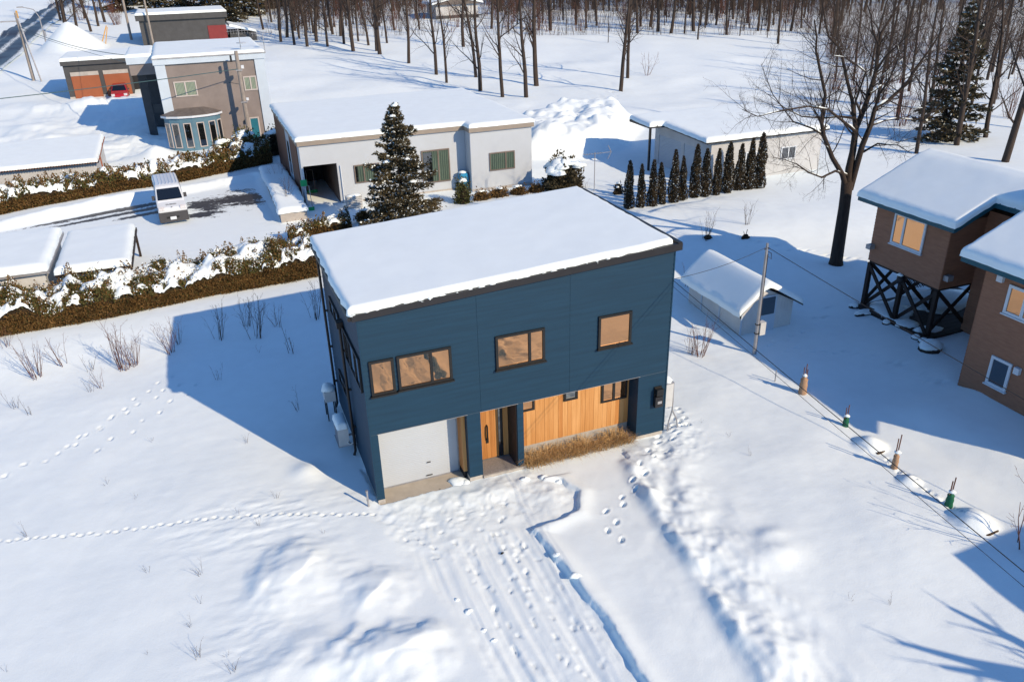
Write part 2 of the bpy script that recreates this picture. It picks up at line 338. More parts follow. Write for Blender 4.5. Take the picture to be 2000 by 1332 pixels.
def base_height(x, y):
    x = np.asarray(x, float); y = np.asarray(y, float)
    z = T(x, y)
    far = sst(16, 40, y)
    z = z+.10+(.22+.5*far)*fbm(x/9, y/9, 3, 5.1)+.05*fbm(x/1.7, y/1.7, 3, 2.2)
    # field on the left lies a little higher, a hollow along the house wall
    z = z+.10*sst(-.5, -4, x)*(1-sst(10, 14, y))
    z = z+.14*np.exp(-((x+1.78)/.45)**2-((y-2.6)/.5)**2)
    # drifted mounds in the near left
    w = .5*fbm(x/.9, y/.9, 3, 9.0); w2 = .25*fbm(x/.35, y/.35, 2, 4.0)
    def plateau(cx, cy, rx, ry, rot, h, edge):
        c, s = math.cos(rot), math.sin(rot); u = ((x-cx)*c+(y-cy)*s)/rx; v = (-(x-cx)*s+(y-cy)*c)/ry
        d = np.hypot(u, v)+w*1.2+w2*.15
        dot = (u*(-.49)+v*.87)/np.maximum(.05, np.hypot(u, v)); eg = edge+(1.25-edge)*sst(.35,-.45,dot)
        return h*(1-sst(1-eg, 1.0, d))
    lf = .27*plateau(-2.5,-2.3,2.0,1.8,.35,1.,.82)
    lf = lf+.25*plateau(-.9,-3.9,1.25,1.15,.2,1.,.85)+.36*plateau(-.9,-6.1,1.9,1.5,-.3,1.,.9)
    lf = lf+.14*plateau(-3.2,-5.4,1.7,1.5,.2,1.,1.)
    z = z+lf+.10*np.clip(lf/.4, 0, 1)*fbm(x/.7, y/.7, 3, 1.0)*sst(.0,-2.2,x)
    # wind ripples beside the track
    rp = np.exp(-((x+3.4)/2.2)**2-((y-.5)/1.3)**2)+.7*np.exp(-((x+4.0)/1.2)**2-((y+4.2)/1.5)**2)
    z = z+rp*.05*fbm(x/.55+.4*y, y/.22, 3, 8.0)*2
    # rough bank thrown up on the right of the drive
    d, s = linedist(x, y, RIDGE); sd = -d*s           # positive to the right
    rough = fbm(x/.75, y/.95, 3, 3.0)
    bank = np.where(sd < 0, np.exp(-(sd/.30)**2), np.exp(-(sd/1.5)**2))
    fade = sst(.5,-1.5, y)
    z = z+fade*bank*(.20+.40*rough+.34*fbm(x/1.3, y/1.5, 2, 5.5))+fade*.07*rough*np.exp(-((sd-.2)/2.2)**2)*sst(-.3,-4,y)
    z = z+.12*np.exp(-((x-9.9)/.5)**2-((y+5.9)/.3)**2)+.16*np.exp(-((x-9.6)/.8)**2-((y+6.6)/.5)**2)
    # soft swells on the right-hand yard
    z = z+.5*fbm(x/3.2, y/3.2, 2, 6.0)*sst(9, 12, x)*(1-sst(2, 6, y))*.5
    z = z-.20*np.exp(-((x-19.5)/1.6)**2-((y+.2)/1.3)**2)
    # terrace along the brown house
    z = z+.22*sst(-1.2,-2.6,y)*sst(17.5,19.5,x)
    # rounded hummocks between the wrapped saplings
    for px, py, r, dp in PITS:
        q = np.hypot((x-px), (y-py)*1.15)/r; z = z+dp*(1-sst(.1, 1.15, q+.25*fbm(x/.4, y/.4, 2, 3.)))
    # cleared drive and forecourt
    dd = polydist(x, y, DRIVE); lx = x-(.1+(-y)*.17)
    soft = np.where(lx < 1.2, .55, .12); m = 1-sst(-soft*.35, soft*.65, dd+.16*fbm(x/.35, y/.35, 3, 2.0)+.16*fbm(x/.6, y/.6, 3, 6.0)*(y > -3.2))
    near = np.exp(-((y+1.2)/1.5)**2)
    dl = .055+.03*fbm(x/.5, y/1.2, 3, 7.7)+near*.10*fbm(x/.3, y/.3, 3, 1.4)+.10*np.exp(-((x-3.3)/1.4)**2-((y+.75)/.45)**2)
    dl = dl+.10*np.exp(-((x-5.0)/.45)**2-((y+1.7)/.8)**2)
    xs_ = x-.06*(y+3)*0-.12*np.sin(y*.35); dl = dl+sst(-2.2,-3.4,y)*(.085*fbm(xs_/.15, y/4.0, 3, 2.9)+.035*fbm(x/.22, y/.3, 3, 8.8)*sst(-.1,.25,fbm(x/1.1, y/1.1, 2, 4.1)+.12))
    for gx in (1.9, 3.3):                                # faint wheel ruts
        gl = gx+.05*np.sin(y*.9)-(.16*(-3.5-y))*(gx < 2)*.25
        dl = dl-.035*np.exp(-((x-gl)/.16)**2)*sst(-2.6,-3.6,y)
    z = z+.10*np.exp(-((dd-.12)/.3)**2)*(lx > 1.2)*(y < -.8)
    z = z*(1-m)+dl*m
    ap = polydist(x, y, [(.05,-.05),(3.0,.0),(3.5,2),(-.1,2)])   # bare apron in front of the shutter
    z = np.where(ap < .25, np.minimum(z, -.02+.32*sst(-.12, .25, ap+.14*fbm(x/.25, y/.25, 3, 3.3))), z)
    # parking lot and its plough banks
    pl = polydist(x, y, LOT); flat = 1-sst(-.2, .5, pl)
    bankh = .42*np.exp(-((pl-.9)/.7)**2)*sst(31, 36, y+.35*(-x-8))*(x < 1.5)*(.8+.6*fbm(x/1.1, y/1.1, 3, 4.4))
    z = z*(1-flat)+flat*.5+bankh
    # wind crust
    cr = sst(24, 16, y)*(1-m); z = z+cr*(.014*fbm(x/.9+.5*y, y/.38, 3, 12.)*sst(-.12,.15,fbm(x/4, y/4, 2, 3.4)+.05)+.005*fbm(x/.3, y/.25, 2, 5.))
    # plough pile in front of the far garage
    pp = polydist(x, y, [(20.0,37.6),(24.5,35.6),(28.2,37.2),(33,43.0),(35,48.5),(28.5,50.5),(22,46.5)])
    hp = sst(.9,-1.9, pp); z = z+hp*(1.75+1.3*fbm(x/2.4, y/2.4, 3, 6.6)+.75*fbm(x/.75, y/.75, 3, 1.6))
    # plough heap by the road and heaps before the tan house
    z = z+4.4*np.maximum(0, 1-np.hypot((x+18.3)/5.0, (y-121)/6.5))**1.15+.5*np.exp(-((x+22)/3)**2-((y-108)/7)**2)
    z = z+.9*np.exp(-((x+6.6)/1.3)**2-((y-50.3)/1.5)**2)+.5*np.exp(-((x+3.5)/2.2)**2-((y-48.2)/1.0)**2)
    z = z+1.0*fbm(x/3, y/3, 4, 2.7)*sst(48,54,y)*(1-sst(76,82,y))*sst(-5,-7,x)+.75*np.exp(-((y-75.6)/1.1)**2)*sst(-4,-8,x)*(1-sst(-13,-17,x))*(1+fbm(x, y, 3, 1.))
    # trodden snow at the right corner of the house
    tr = np.exp(-((x-10.4)/.9)**2-((y-.2)/1.4)**2)+.8*np.exp(-((x-9.2)/1.1)**2-((y+1.1)/.6)**2); z = z+.22*tr*fbm(x/.32, y/.32, 3, 4.2)
    return z
PRINTS = []            # x, y, heading, length, width, depth
def trail(pts, step, off, L, W, D, jit=.05):
    P = [np.array(p, float) for p in pts]; acc = 0.; k = 0
    for a, b in zip(P[:-1], P[1:]):
        l = np.linalg.norm(b-a); d = (b-a)/l; n = np.array([-d[1], d[0]]); t = -acc
        while t+step < l:
            t += step; q = a+d*t+n*off*(1 if k % 2 else -1)+rng.normal(0, jit, 2)
            PRINTS.append((q[0], q[1], math.atan2(d[1], d[0])+rng.normal(0, .12), L*rng.uniform(.85,1.15), W*rng.uniform(.85,1.15), D*rng.uniform(.7,1.2))); k += 1
        acc = l-t
trail([(-11.5,2.75),(-7.84,1.73),(-5.0,1.23),(-2.69,.51),(-.1,-.49)], .25, .028, .20, .10, .06, .015)
trail([(-11.6,6.2),(-9.6,6.7),(-8.4,8.0),(-7.0,9.4),(-5.2,10.6)], .58, .10, .26, .13, .06, .05)
trail([(-9.8,6.9),(-8.1,8.6),(-6.6,10.4),(-5.8,11.3)], .66, .10, .26, .13, .055, .05)
trail([(-8.9,6.2),(-7.4,7.4),(-6.2,8.6),(-4.6,10.2)], .7, .10, .26, .13, .06, .05)
for x0, x1 in ((2.55,2.8),(2.95,3.3)):
    trail([(3.2,-.9),(x0+.3,-3),(x0,-5.2),(x1,-7.2),(x1+.3,-9.5)], .60, .12, .26, .10, .038, .05)
trail([(1.7,-1.9),(1.95,-4),(1.85,-6.5),(2.0,-9)], .70, .12, .26, .10, .038, .05)
trail([(.5,-1.0),(1.1,-1.9),(2.6,-1.5),(3.4,-1.6)], .42, .13, .26, .10, .03, .12)
trail([(.35,-1.4),(.75,-2.4),(1.2,-3.0)], .34, .12, .27, .11, .035, .08)
trail([(9.3,-.5),(8.3,-1.6),(7.4,-2.4),(6.3,-3.2),(5.8,-4.2),(5.6,-4.6)], .44, .12, .29, .15, .08, .06)
trail([(9.2,-.35),(10.6,-.1),(11.2,.9),(11.0,2.2)], .38, .15, .30, .16, .08, .12)
trail([(9.8,-.6),(10.9,.2),(11.5,1.6)], .42, .12, .29, .16, .08, .12)
trail([(16.9,4.4),(18.8,4.3),(21,5.2),(22.4,6.3)], .55, .12, .28, .15, .08, .1)
trail([(17.5,3.8),(20.6,2.2),(21.4,.4),(21.3,-1.2)], .5, .14, .28, .15, .08, .1)
trail([(15.9,-3.9),(15.6,-5.2),(15.7,-6.6),(15.6,-7.4)], .2, .05, .2, .13, .10, .05)
trail([(24,15),(25.5,13.2),(27.5,11.6),(28.8,9)], .5, .12, .3, .18, .09, .1)
trail([(38,55),(39,60),(42,65),(42,75)], .7, .15, .4, .3, .12, .2)
trail([(30,56),(36,58),(41,61),(52,66)], .8, .15, .4, .3, .12, .2)
trail([(35,82),(42,80),(48,79)], .5, .2, .5, .4, .15, .3)
trail([(50,76),(60,71),(72,66)], .6, .2, .5, .4, .12, .3)
for k in range(60):
    yy = rng.uniform(-9.5,-.9); xl = .25+(-yy)*.15; PRINTS.append((rng.uniform(xl+.2,3.9), yy, rng.normal(-1.6,.5), rng.uniform(.18,.42), rng.uniform(.09,.17), rng.uniform(.01,.03)))
def axis(segs):
    out = []
    for a, b, s in segs: out.append(np.arange(a, b-1e-6, s))
    return np.concatenate(out+[[segs[-1][1]]])
def grow(a, s, end, k=1.12):
    o = [a]; st = s
    while abs(o[-1]-end) > 1e-6:
        st *= k; n = o[-1]+math.copysign(st, end-a)
        if (end-n)*(end-a) <= st: n = end
        o.append(n)
    return np.array(o[1:])
GX = np.concatenate([grow(-19,.25,-260,1.10)[::-1], axis([(-19,-12.2,.16),(-12.2,10,.05),(10,20,.075),(20,40,.22)])])
GX = np.concatenate([GX, grow(40,.22,420,1.05)])
GY = np.concatenate([grow(-13,.3,-140,1.2)[::-1], axis([(-13,4,.05),(4,13,.08),(13,20,.14),(20,56,.22)])])
GY = np.concatenate([GY, grow(56,.24,460,1.035)])
XX, YY = np.meshgrid(GX, GY, indexing='ij')
ZZ = base_height(XX, YY)
for px, py, a, L_, W_, D_ in PRINTS:
    R_ = L_*1.1; i0, i1 = np.searchsorted(GX, [px-R_, px+R_]); j0, j1 = np.searchsorted(GY, [py-R_, py+R_])
    if i1 <= i0 or j1 <= j0: continue
    sx = XX[i0:i1, j0:j1]-px; sy = YY[i0:i1, j0:j1]-py; c, s = math.cos(a), math.sin(a)
    q = np.hypot((sx*c+sy*s)/(L_/2), (-sx*s+sy*c)/(W_/2))
    ZZ[i0:i1, j0:j1] += -D_*(1-sst(.45, 1.0, q))+.22*D_*np.exp(-((q-1.25)/.25)**2)
def hz(x, y):
    """height of the snow surface at a point"""
    i = int(np.clip(np.searchsorted(GX, x)-1, 0, len(GX)-2)); j = int(np.clip(np.searchsorted(GY, y)-1, 0, len(GY)-2))
    fx = (x-GX[i])/(GX[i+1]-GX[i]); fy = (y-GY[j])/(GY[j+1]-GY[j])
    return float((ZZ[i,j]*(1-fx)+ZZ[i+1,j]*fx)*(1-fy)+(ZZ[i,j+1]*(1-fx)+ZZ[i+1,j+1]*fx)*fy)
def grid_faces(nx, ny):
    idx = np.arange(nx*ny).reshape(nx, ny)
    return np.stack([idx[:-1,:-1], idx[1:,:-1], idx[1:,1:], idx[:-1,1:]], -1).reshape(-1, 4)
g_ = np_mesh('snow_ground', np.stack([XX, YY, ZZ], -1).reshape(-1, 3), grid_faces(len(GX), len(GY)), K['snow'])
tag(g_, kind='structure')
# parking lot: packed snow over asphalt with bare wheel tracks
def sheet(name, poly, step, lift, mask, kind, zfun):
    xs = np.arange(min(p[0] for p in poly), max(p[0] for p in poly)+step, step); ys = np.arange(min(p[1] for p in poly), max(p[1] for p in poly)+step, step)
    X, Y = np.meshgrid(xs, ys, indexing='ij'); Fc = grid_faces(len(xs), len(ys))
    ins = (polydist(X, Y, poly) < -.02).ravel(); Fc = Fc[ins[Fc].all(1)]
    used = np.unique(Fc); mp = np.full(X.size, -1); mp[used] = np.arange(len(used))
    V = np.stack([X, Y, zfun(X, Y)+lift], -1).reshape(-1, 3)[used]
    o = np_mesh(name, V, mp[Fc], K['asphalt']); a = o.data.attributes.new('bare', 'FLOAT', 'POINT')
    a.data.foreach_set('value', mask(V[:,0], V[:,1]).astype(np.float32)); tag(o, kind=kind); return o
def lot_mask(x, y):
    yc = 34.75+.31*(x+15.6); t = sst(-18,-9,x)*(1-sst(-6.6,-5.6,x))
    m = t*(1.0*np.exp(-((y-yc)/.48)**2)+.95*np.exp(-((y-yc+1.15)/.34)**2)+.85*np.exp(-((y-yc+2.3)/.45)**2)*sst(-10.5,-7.5,x))
    m = m+.75*np.exp(-((x+4.2)/.8)**2)*(np.exp(-((y-33.2)/.55)**2)+.8*np.exp(-((y-35.4)/.6)**2)+.6*np.exp(-((y-36.4)/.4)**2))
    m = m+.62*np.exp(-((x+2.2)/2.0)**2-((y-36.4)/1.2)**2)+.5*np.exp(-((x+3.2)/1.0)**2-((y-34.0)/1.4)**2)+.45*np.exp(-((x+.6)/1.0)**2-((y-35.2)/2.2)**2)+.35*np.exp(-((x+1.2)/1.4)**2-((y-38.4)/.8)**2)
    m = m+.7*1.3*np.maximum(0, fbm(x/.9, y/.35, 4, 11.0)+.10)*np.exp(-((x+2.6)/2.6)**2-((y-35.2)/2.6)**2)
    m = m+.9*np.exp(-((x-3.6)/1.3)**2-((y-30.2)/1.4)**2)
    m = m+.8*np.maximum(0, fbm(x/1.6, y/.6, 4, 3.0)-.02)*sst(-9,-3,x)+.9*np.maximum(0, fbm(x/2.6, y/.5, 4, 7.0))*np.exp(-((y-36)/3.0)**2)
    return np.clip(m, 0, 1)
sheet('parking_lot', [(a*.998, b-.25 if b > 35 else b+.1) for a, b in LOT], .1, .012, lot_mask, 'structure', lambda X, Y: np.full(X.shape, .5)+.02*fbm(X/.6, Y/.2, 3, 5.0))
ROAD = [(-24.6,60),(-24.7,97),(-24.8,136),(-22.6,180),(-19,230),(-25.5,232),(-29.2,181),(-31.4,136),(-31.2,97),(-31,60)]
def road_mask(x, y):
    xc = -27.9+.00075*np.maximum(0, y-130)**1.75
    m = .95*np.exp(-((x-xc-1.3)/.75)**2)+.8*np.exp(-((x-xc+1.2)/.6)**2)+.7*np.exp(-((x-xc+2.5)/.35)**2)+.35
    return np.clip(m, 0, 1)
sheet('road', ROAD, .5, .05, road_mask, 'structure', lambda X, Y: base_height(X, Y)+.12)
# ------------------------------------------------------------------ shared building pieces
def snow_cap(name, parent, rects, zf, thick, r=.3, jag=.05, out=.04, seed=0., mat_='roof_snow', fine=.08, step=.5, loc=None, holes=None):
    """snow lying on a roof made of axis-aligned rectangles (x0,x1,y0,y1); zf(x,y) = roof height"""
    def lines(vals, lo, hi):
        L = set()
        for v in vals:
            for k in (-1, 1):
                for d in (0,.25,.5,.8,1.15,1.6,2.3,3.2): L.add(round(v+k*d*r*.6, 4))
        for v in np.arange(lo, hi, step): L.add(round(float(v), 4))
        L = sorted(v for v in L if lo-1e-6 <= v <= hi+1e-6); o = [L[0]]; keep = {round(v, 4) for v in vals}
        for v in L[1:]:
            if v-o[-1] > .025: o.append(v)
            elif v in keep: o[-1] = v
        return np.array(o)
    ex = sorted({v for q in rects for v in q[:2]}); ey = sorted({v for q in rects for v in q[2:]})
    def dense(A, lim):
        o = [A[0]]
        for a in A[1:]:
            n = max(1, int(math.ceil((a-o[-1])/lim)))
            o += list(np.linspace(o[-1], a, n+1)[1:])
        return np.array(o)
    lx = dense(lines(ex, ex[0], ex[-1]), fine*3.2); ly = dense(lines(ey, ey[0], ey[-1]), fine*3.2)
    X, Y = np.meshgrid(lx, ly, indexing='ij')
    def inside(x, y, e=1e-6):
        m = np.zeros(x.shape, bool)
        for a, b, c, d in rects: m |= (x > a-e) & (x < b+e) & (y > c-e) & (y < d+e)
        return m
    # outline distance: sample the boundary of the union
    D = np.full(X.shape, 1e9); N0 = np.zeros(X.shape); N1 = np.zeros(X.shape)
    for a, b, c, d in rects:
        for (p0, p1, ax, cst, sg) in ((c, d, 0, a, -1), (c, d, 0, b, 1), (a, b, 1, c, -1), (a, b, 1, d, 1)):
            m = max(2, int((p1-p0)/.12)); ts = np.linspace(p0, p1, m)
            tm = (ts[:-1]+ts[1:])/2; px = np.full(tm.shape, cst) if ax == 0 else tm; py = tm if ax == 0 else np.full(tm.shape, cst)
            ok = ~inside(px+(sg*.01 if ax == 0 else 0), py+(sg*.01 if ax == 1 else 0), 0)
            for u0, u1, k in zip(ts[:-1], ts[1:], ok):
                if not k: continue
                if ax == 0: dd = np.hypot(X-cst, np.maximum(0, np.maximum(u0-Y, Y-u1)))
                else: dd = np.hypot(Y-cst, np.maximum(0, np.maximum(u0-X, X-u1)))
                c_ = dd < D-1e-9; D = np.where(c_, dd, D)
                if ax == 0: N0 = np.where(c_, sg, N0); N1 = np.where(c_, 0, N1)
                else: N1 = np.where(c_, sg, N1); N0 = np.where(c_, 0, N0)
    t = np.clip(D/r, 0, 1); prof = np.sqrt(np.maximum(0, 1-(1-t)**2))
    w = np.exp(-(D/(r*.6))**2)
    jg = jag*(fbm(X*3.1, Y*3.1, 3, seed+1)*2.4)+out*np.sin(np.clip(t*1.3, 0, 1)*math.pi)
    Z = zf(X, Y)+thick*prof*(1+.16*fbm(X/2.2, Y/2.2, 3, seed)+.05*fbm(X/.5, Y/.5, 3, seed+4))+.03*w*fbm(X*4, Y*4, 2, seed)*prof
    Xo = X+N0*(w*(jg+.0)); Yo = Y+N1*(w*(jg+.0))
    idx = np.arange(X.size).reshape(X.shape)
    Fc = np.stack([idx[:-1,:-1], idx[1:,:-1], idx[1:,1:], idx[:-1,1:]], -1).reshape(-1, 4)
    cx = (X[:-1,:-1]+X[1:,1:])/2; cy = (Y[:-1,:-1]+Y[1:,1:])/2; Fc = Fc[inside(cx, cy, 0).ravel()]
    used = np.unique(Fc); mp = np.full(X.size, -1); mp[used] = np.arange(len(used))
    V = np.stack([Xo, Yo, Z], -1).reshape(-1, 3)[used]
    return np_mesh(name, V, mp[Fc], K[mat_], parent, loc)
def laps(name, m, parent, axis, c, a0, a1, z0, zt, course=.15, out=.012, sgn=-1):
    """lapped horizontal siding on the plane axis=c, spanning a0..a1 along the other axis, up to zt(a)"""
    mb = MB(); z = z0
    while z < max(zt(a0), zt(a1)):
        h0, h1 = min(z+course, zt(a0)), min(z+course, zt(a1))
        if h0 > z+.004 or h1 > z+.004:
            h0 = max(h0, z+.002); h1 = max(h1, z+.002)
            lo = c+sgn*out; hi = c+sgn*.001
            def P(a, zz, q): return (q, a, zz) if axis == 0 else (a, q, zz)
            mb.quad(P(a0, z, lo), P(a1, z, lo), P(a1, h1, hi), P(a0, h0, hi))
            mb.quad(P(a0, z, hi), P(a1, z, hi), P(a1, z, lo), P(a0, z, lo))
        z += course
    return mb.build(name, m, parent)
def window(parent, axis, c, a0, a1, z0, z1, frame, pane, fw=.06, proud=.05, sgn=-1, mull=(), name='window', sill=None, behind=None, label=None):
    """window standing proud of a wall plane; mull = positions of vertical bars"""
    mb = MB(); q0, q1 = (c+sgn*proud, c+.0) if sgn < 0 else (c, c+sgn*proud)
    def bx(m, b0, b1, y0, y1, h0, h1):
        m.box(y0, y1, b0, b1, h0, h1) if axis == 0 else m.box(b0, b1, y0, y1, h0, h1)
    bx(mb, a0, a1, q0, q1, z0, z0+fw); bx(mb, a0, a1, q0, q1, z1-fw, z1)
    bx(mb, a0, a0+fw, q0, q1, z0+fw, z1-fw); bx(mb, a1-fw, a1, q0, q1, z0+fw, z1-fw)
    for u in mull: bx(mb, u-fw*.55, u+fw*.55, q0, q1, z0+fw, z1-fw)
    w = mb.build(name, K[frame], parent)
    if label: w['label'] = label
    ed = [a0+fw]+[v for u in mull for v in (u-fw*.55, u+fw*.55)]+[a1-fw]
    for b0, b1 in zip(ed[::2], ed[1::2]):
        m = MB(); e = .002; y = c+sgn*(proud*.45); y0, y1 = min(y, y-sgn*.012), max(y, y-sgn*.012)
        bx(m, b0+e, b1-e, y0, y1, z0+fw+e, z1-fw-e); m.build('pane', K[pane], w)
    if sill:
        m = MB(); s0, s1 = sorted((c, c+sgn*(proud+.05))); bx(m, a0-.04, a1+.04, s0, s1, z0-.045, z0-.002); m.build('sill', K[sill], w)
    return w
# ------------------------------------------------------------------ the navy house
H = empty('navy_house', (0,0,0), 'two-storey navy blue house with snowy flat roof and cedar recess', 'house')
W_, D_ = 10.0, 6.55
ztop = lambda x: 6.27+.05*x
OP = 2.53
m = MB(); m.prism([(0.02,.2),(W_-.02,.2),(W_-.02,ztop(W_)-.02),(.02,ztop(0)-.02)], 1, .92, D_-.02); m.build('core_wall', K['navy'], H)
m = MB(); m.prism([(0.02,OP+.004),(W_-.02,OP+.004),(W_-.02,ztop(W_)-.02),(.02,ztop(0)-.02)], 1, .02, .9); m.build('upper_wall', K['navy'], H)
bld('foundation', K['concrete'], H, (.03,3.0,.9,D_-.04,-.4,.197), (3.0,4.82,.87,D_-.04,-.4,.197), (4.82,9.97,.66,D_-.04,-.4,.44), (.02,.24,.03,.9,-.4,.197), (8.95,9.98,.03,.66,-.4,.197), (2.98,3.40,.02,.3,-.4,.197))
JX = [.0,3.45,6.42,10.0]
for a, b in zip(JX[:-1], JX[1:]):
    laps('siding_panel', K['navy'], H, 1, .02, a+.004, b-.004, OP, ztop, .165, .018)
for a, b in ((0,.235),(2.98,3.42),(4.63,4.84),(8.93,10)):
    laps('pier_siding', K['navy'], H, 1, .02, a, b, .2, lambda x: OP-.003, .165, .011)
laps('side_siding', K['navy'], H, 0, .02, .01, D_, .2, lambda y: ztop(0)-.01, .165, .011)
laps('side_siding', K['navy'], H, 0, W_-.02, .01, D_, .2, lambda y: ztop(W_)-.01, .165, .011, sgn=1)
bld('corner_trim', K['navy'], H, (-.012,.03,-.006,.02,.2,ztop(0)-.02), (W_-.03,W_+.012,-.006,.02,.2,ztop(W_)-.02))
bld('pier', K['navy'], H, (.021,.232,.021,.9,.2,OP), (2.985,3.415,.021,.30,.2,OP), (4.635,4.835,.021,.86,.2,OP), (8.935,9.979,.021,.66,.2,OP))
bld('drip_edge', K['galv'], H, (.2,3.0,-.012,.02,OP-.012,OP-.001), (3.40,4.66,-.012,.02,OP-.012,OP-.001), (4.82,8.98,-.012,.02,OP-.012,OP-.001))
bld('soffit', K['charcoal'], H, (.24,2.97,.03,.9,OP-.03,OP-.004), (3.43,4.62,.03,.9,OP-.03,OP-.004), (4.85,8.92,.03,.64,OP-.03,OP-.004))
# roof: charcoal fascia rising to the right, gutter on the low left side
m = MB(); m.prism([(-.14,ztop(0)-.01),(W_+.16,ztop(W_)),(W_+.16,ztop(W_)+.22),(-.14,ztop(0)+.17)], 1, -.13, .02)
m.prism([(-.14,ztop(0)-.005),(W_+.16,ztop(W_)+.005),(W_+.16,ztop(W_)+.18),(-.14,ztop(0)+.13)], 1, .021, D_+.3)
rf = m.build('roof', K['charcoal'], H)
m = MB(); m.tube([(-.19,-.1,ztop(0)+.06),(-.19,D_+.25,ztop(0)+.03)], .06, 8); m.build('gutter', K['black_pipe'], rf)
bld('roof_flashing', K['charcoal'], rf, (W_+.02,W_+.162,-.10,D_+.3,ztop(W_)+.18,ztop(W_)+.25))
def zr(x, y): return 6.27+.05*x+.135
snow_cap('roof_snow', H, [(-.20,W_-.06,-.045,D_+.34)], zr, .25, .13, .10, .04, 3.)
m = MB()
for k in range(26): m.blob((-.1+rnd.uniform(-.05,.12)+(9.6*k/26), -.07+rnd.uniform(-.02,.015), zr(9.6*k/26, 0)+.02), rnd.uniform(.06,.16), .045, rnd.uniform(.03,.07), k, 7, 4)
m.build('snow_crumbs', K['roof_snow'], H, True)
# upper windows
for a0, a1, z0, z1, mu in ((.19,.90,3.83,4.93,()),(.99,2.61,3.86,4.94,(1.99,)),(3.98,5.57,3.87,4.97,(5.07,)),(7.385,8.55,3.875,4.98,())):
    window(H, 1, .01, a0, a1, z0, z1, 'black', 'amber_glass', .075, .06, mull=mu, sill='black')
for y0, y1, z0, z1, mu in ((3.45,5.1,4.45,5.02,(4.3,)),(.3,2.7,3.82,4.92,(1.05,1.9)),(3.63,5.12,1.82,2.28,(4.3,))):
    window(H, 0, .005, y0, y1, z0, z1, 'black', 'clear_glass', .06, .06, mull=mu)
# downpipes
for y, zt, nm in ((6.28,6.2,'downpipe'),(2.86,5.0,'downpipe')):
    m = MB(); m.tube([(-.10,y,zt-.05),(-.10,y,.3),(-.16,y,.14)], .045, 8)
    for z in (1.2,2.6,4.0): m.box(-.12,.01,y-.06,y+.06,z,z+.04)
    if zt < 6: m.box(-.2,.0,y-.16,y+.16,zt-.14,zt+.06)
    m.build(nm, K['black_pipe'], H)
# garage bay
m = MB(); n = 36
for k in range(n):
    z0 = .05+(OP-.05)*k/n; z1 = .05+(OP-.05)*(k+1)/n; y = .78
    m.quad((.24,y,z0),(2.86,y,z0),(2.86,y-.004,(z0+z1)/2+.006),(.24,y-.004,(z0+z1)/2+.006))
    m.quad((.24,y-.004,(z0+z1)/2+.006),(2.86,y-.004,(z0+z1)/2+.006),(2.86,y,z1),(.24,y,z1))
sh = m.build('roller_shutter', K['white_shutter'], H)
bld('shutter_rail', K['galv'], sh, (.235,.27,.70,.80,.04,OP-.03), (2.83,2.86,.70,.80,.04,OP-.03), (.25,2.85,.73,.80,.02,.05))
bld('shutter_handle', K['ink'], sh, (1.75,1.95,.735,.757,.13,.16), (1.80,1.92,.735,.757,.62,.65))
bld('shutter_mark', K['ink'], sh, (.232,.262,.30,.34,.75,1.3))
for k in range(4):
    bld('jamb_board', K[('cedar3','door_wood','cedar3','cedar')[k]], H, (2.862-.0001*k,2.885,.302+.15*k-.0,.448+.15*k,.3,OP-.032))
bld('jamb_board', K['cedar2'], H, (2.862,2.98,.27,.30,.3,OP-.032))
bld('jamb_block', K['charcoal'], H, (2.89,3.42,.31,.88,-.05,OP-.032))
ap = MB(); ap.box(.04,2.97,-.62,.9,-.3,.028); apo = ap.build('garage_apron', K['apron'], H)
m = MB()
for k in range(46):
    x = rnd.uniform(.15,2.3); y = rnd.triangular(-.6,.1,-.4); s = rnd.uniform(.015,.06)
    a = [(x+s*rnd.uniform(.7,1.4)*math.cos(t*.785), y+s*.6*rnd.uniform(.6,1.3)*math.sin(t*.785), .032) for t in range(8)]; m.quad(*a)
m.build('damp_patch', K['stain'], apo)
m = MB(); m.blob((2.62,.18,.03), .32,.24,.10, 5, 12, 6); m.blob((2.8,.05,.03), .2,.2,.07, 6); m.build('snow_heap', K['roof_snow'], H, True)
# porch
bld('porch_slab', K['porch'], H, (3.42,4.63,.02,.87,-.3,.165))
bld('porch_edge', K['concrete'], H, (3.425,4.86,-.03,.018,-.3,.155), (4.632,4.855,.02,.5,-.3,.12))
bld('porch_side_panel', K['charcoal'], H, (4.60,4.634,.05,.85,.17,OP-.032))
bld('door_frame', K['cedar2'], H, (3.425,3.55,.80,.87,.17,OP-.032), (4.50,4.60,.82,.87,.17,OP-.032))
dr = bld('front_door', K['charcoal'], H, (3.55,4.50,.845,.87,.17,OP-.032))
for k in range(5):
    x0 = 3.57+.138*k; bld('door_plank', K['door_wood'] if k % 2 else K['cedar3'], dr, (x0,x0+.132,.805,.843,.20,OP-.04))
bld('sidelight', K['dark_glass'], dr, (4.27,4.42,.82,.843,.20,OP-.04)); bld('door_trim', K['cedar'], dr, (4.425,4.498,.80,.843,.18,OP-.04))
m = MB(); m.tube([(3.86,.80,.95),(3.86,.735,.97),(3.855,.72,1.2),(3.86,.735,1.46),(3.86,.80,1.48)], .028, 7); m.box(3.82,3.91,.785,.803,.80,.99); m.build('door_handle', K['black'], dr)
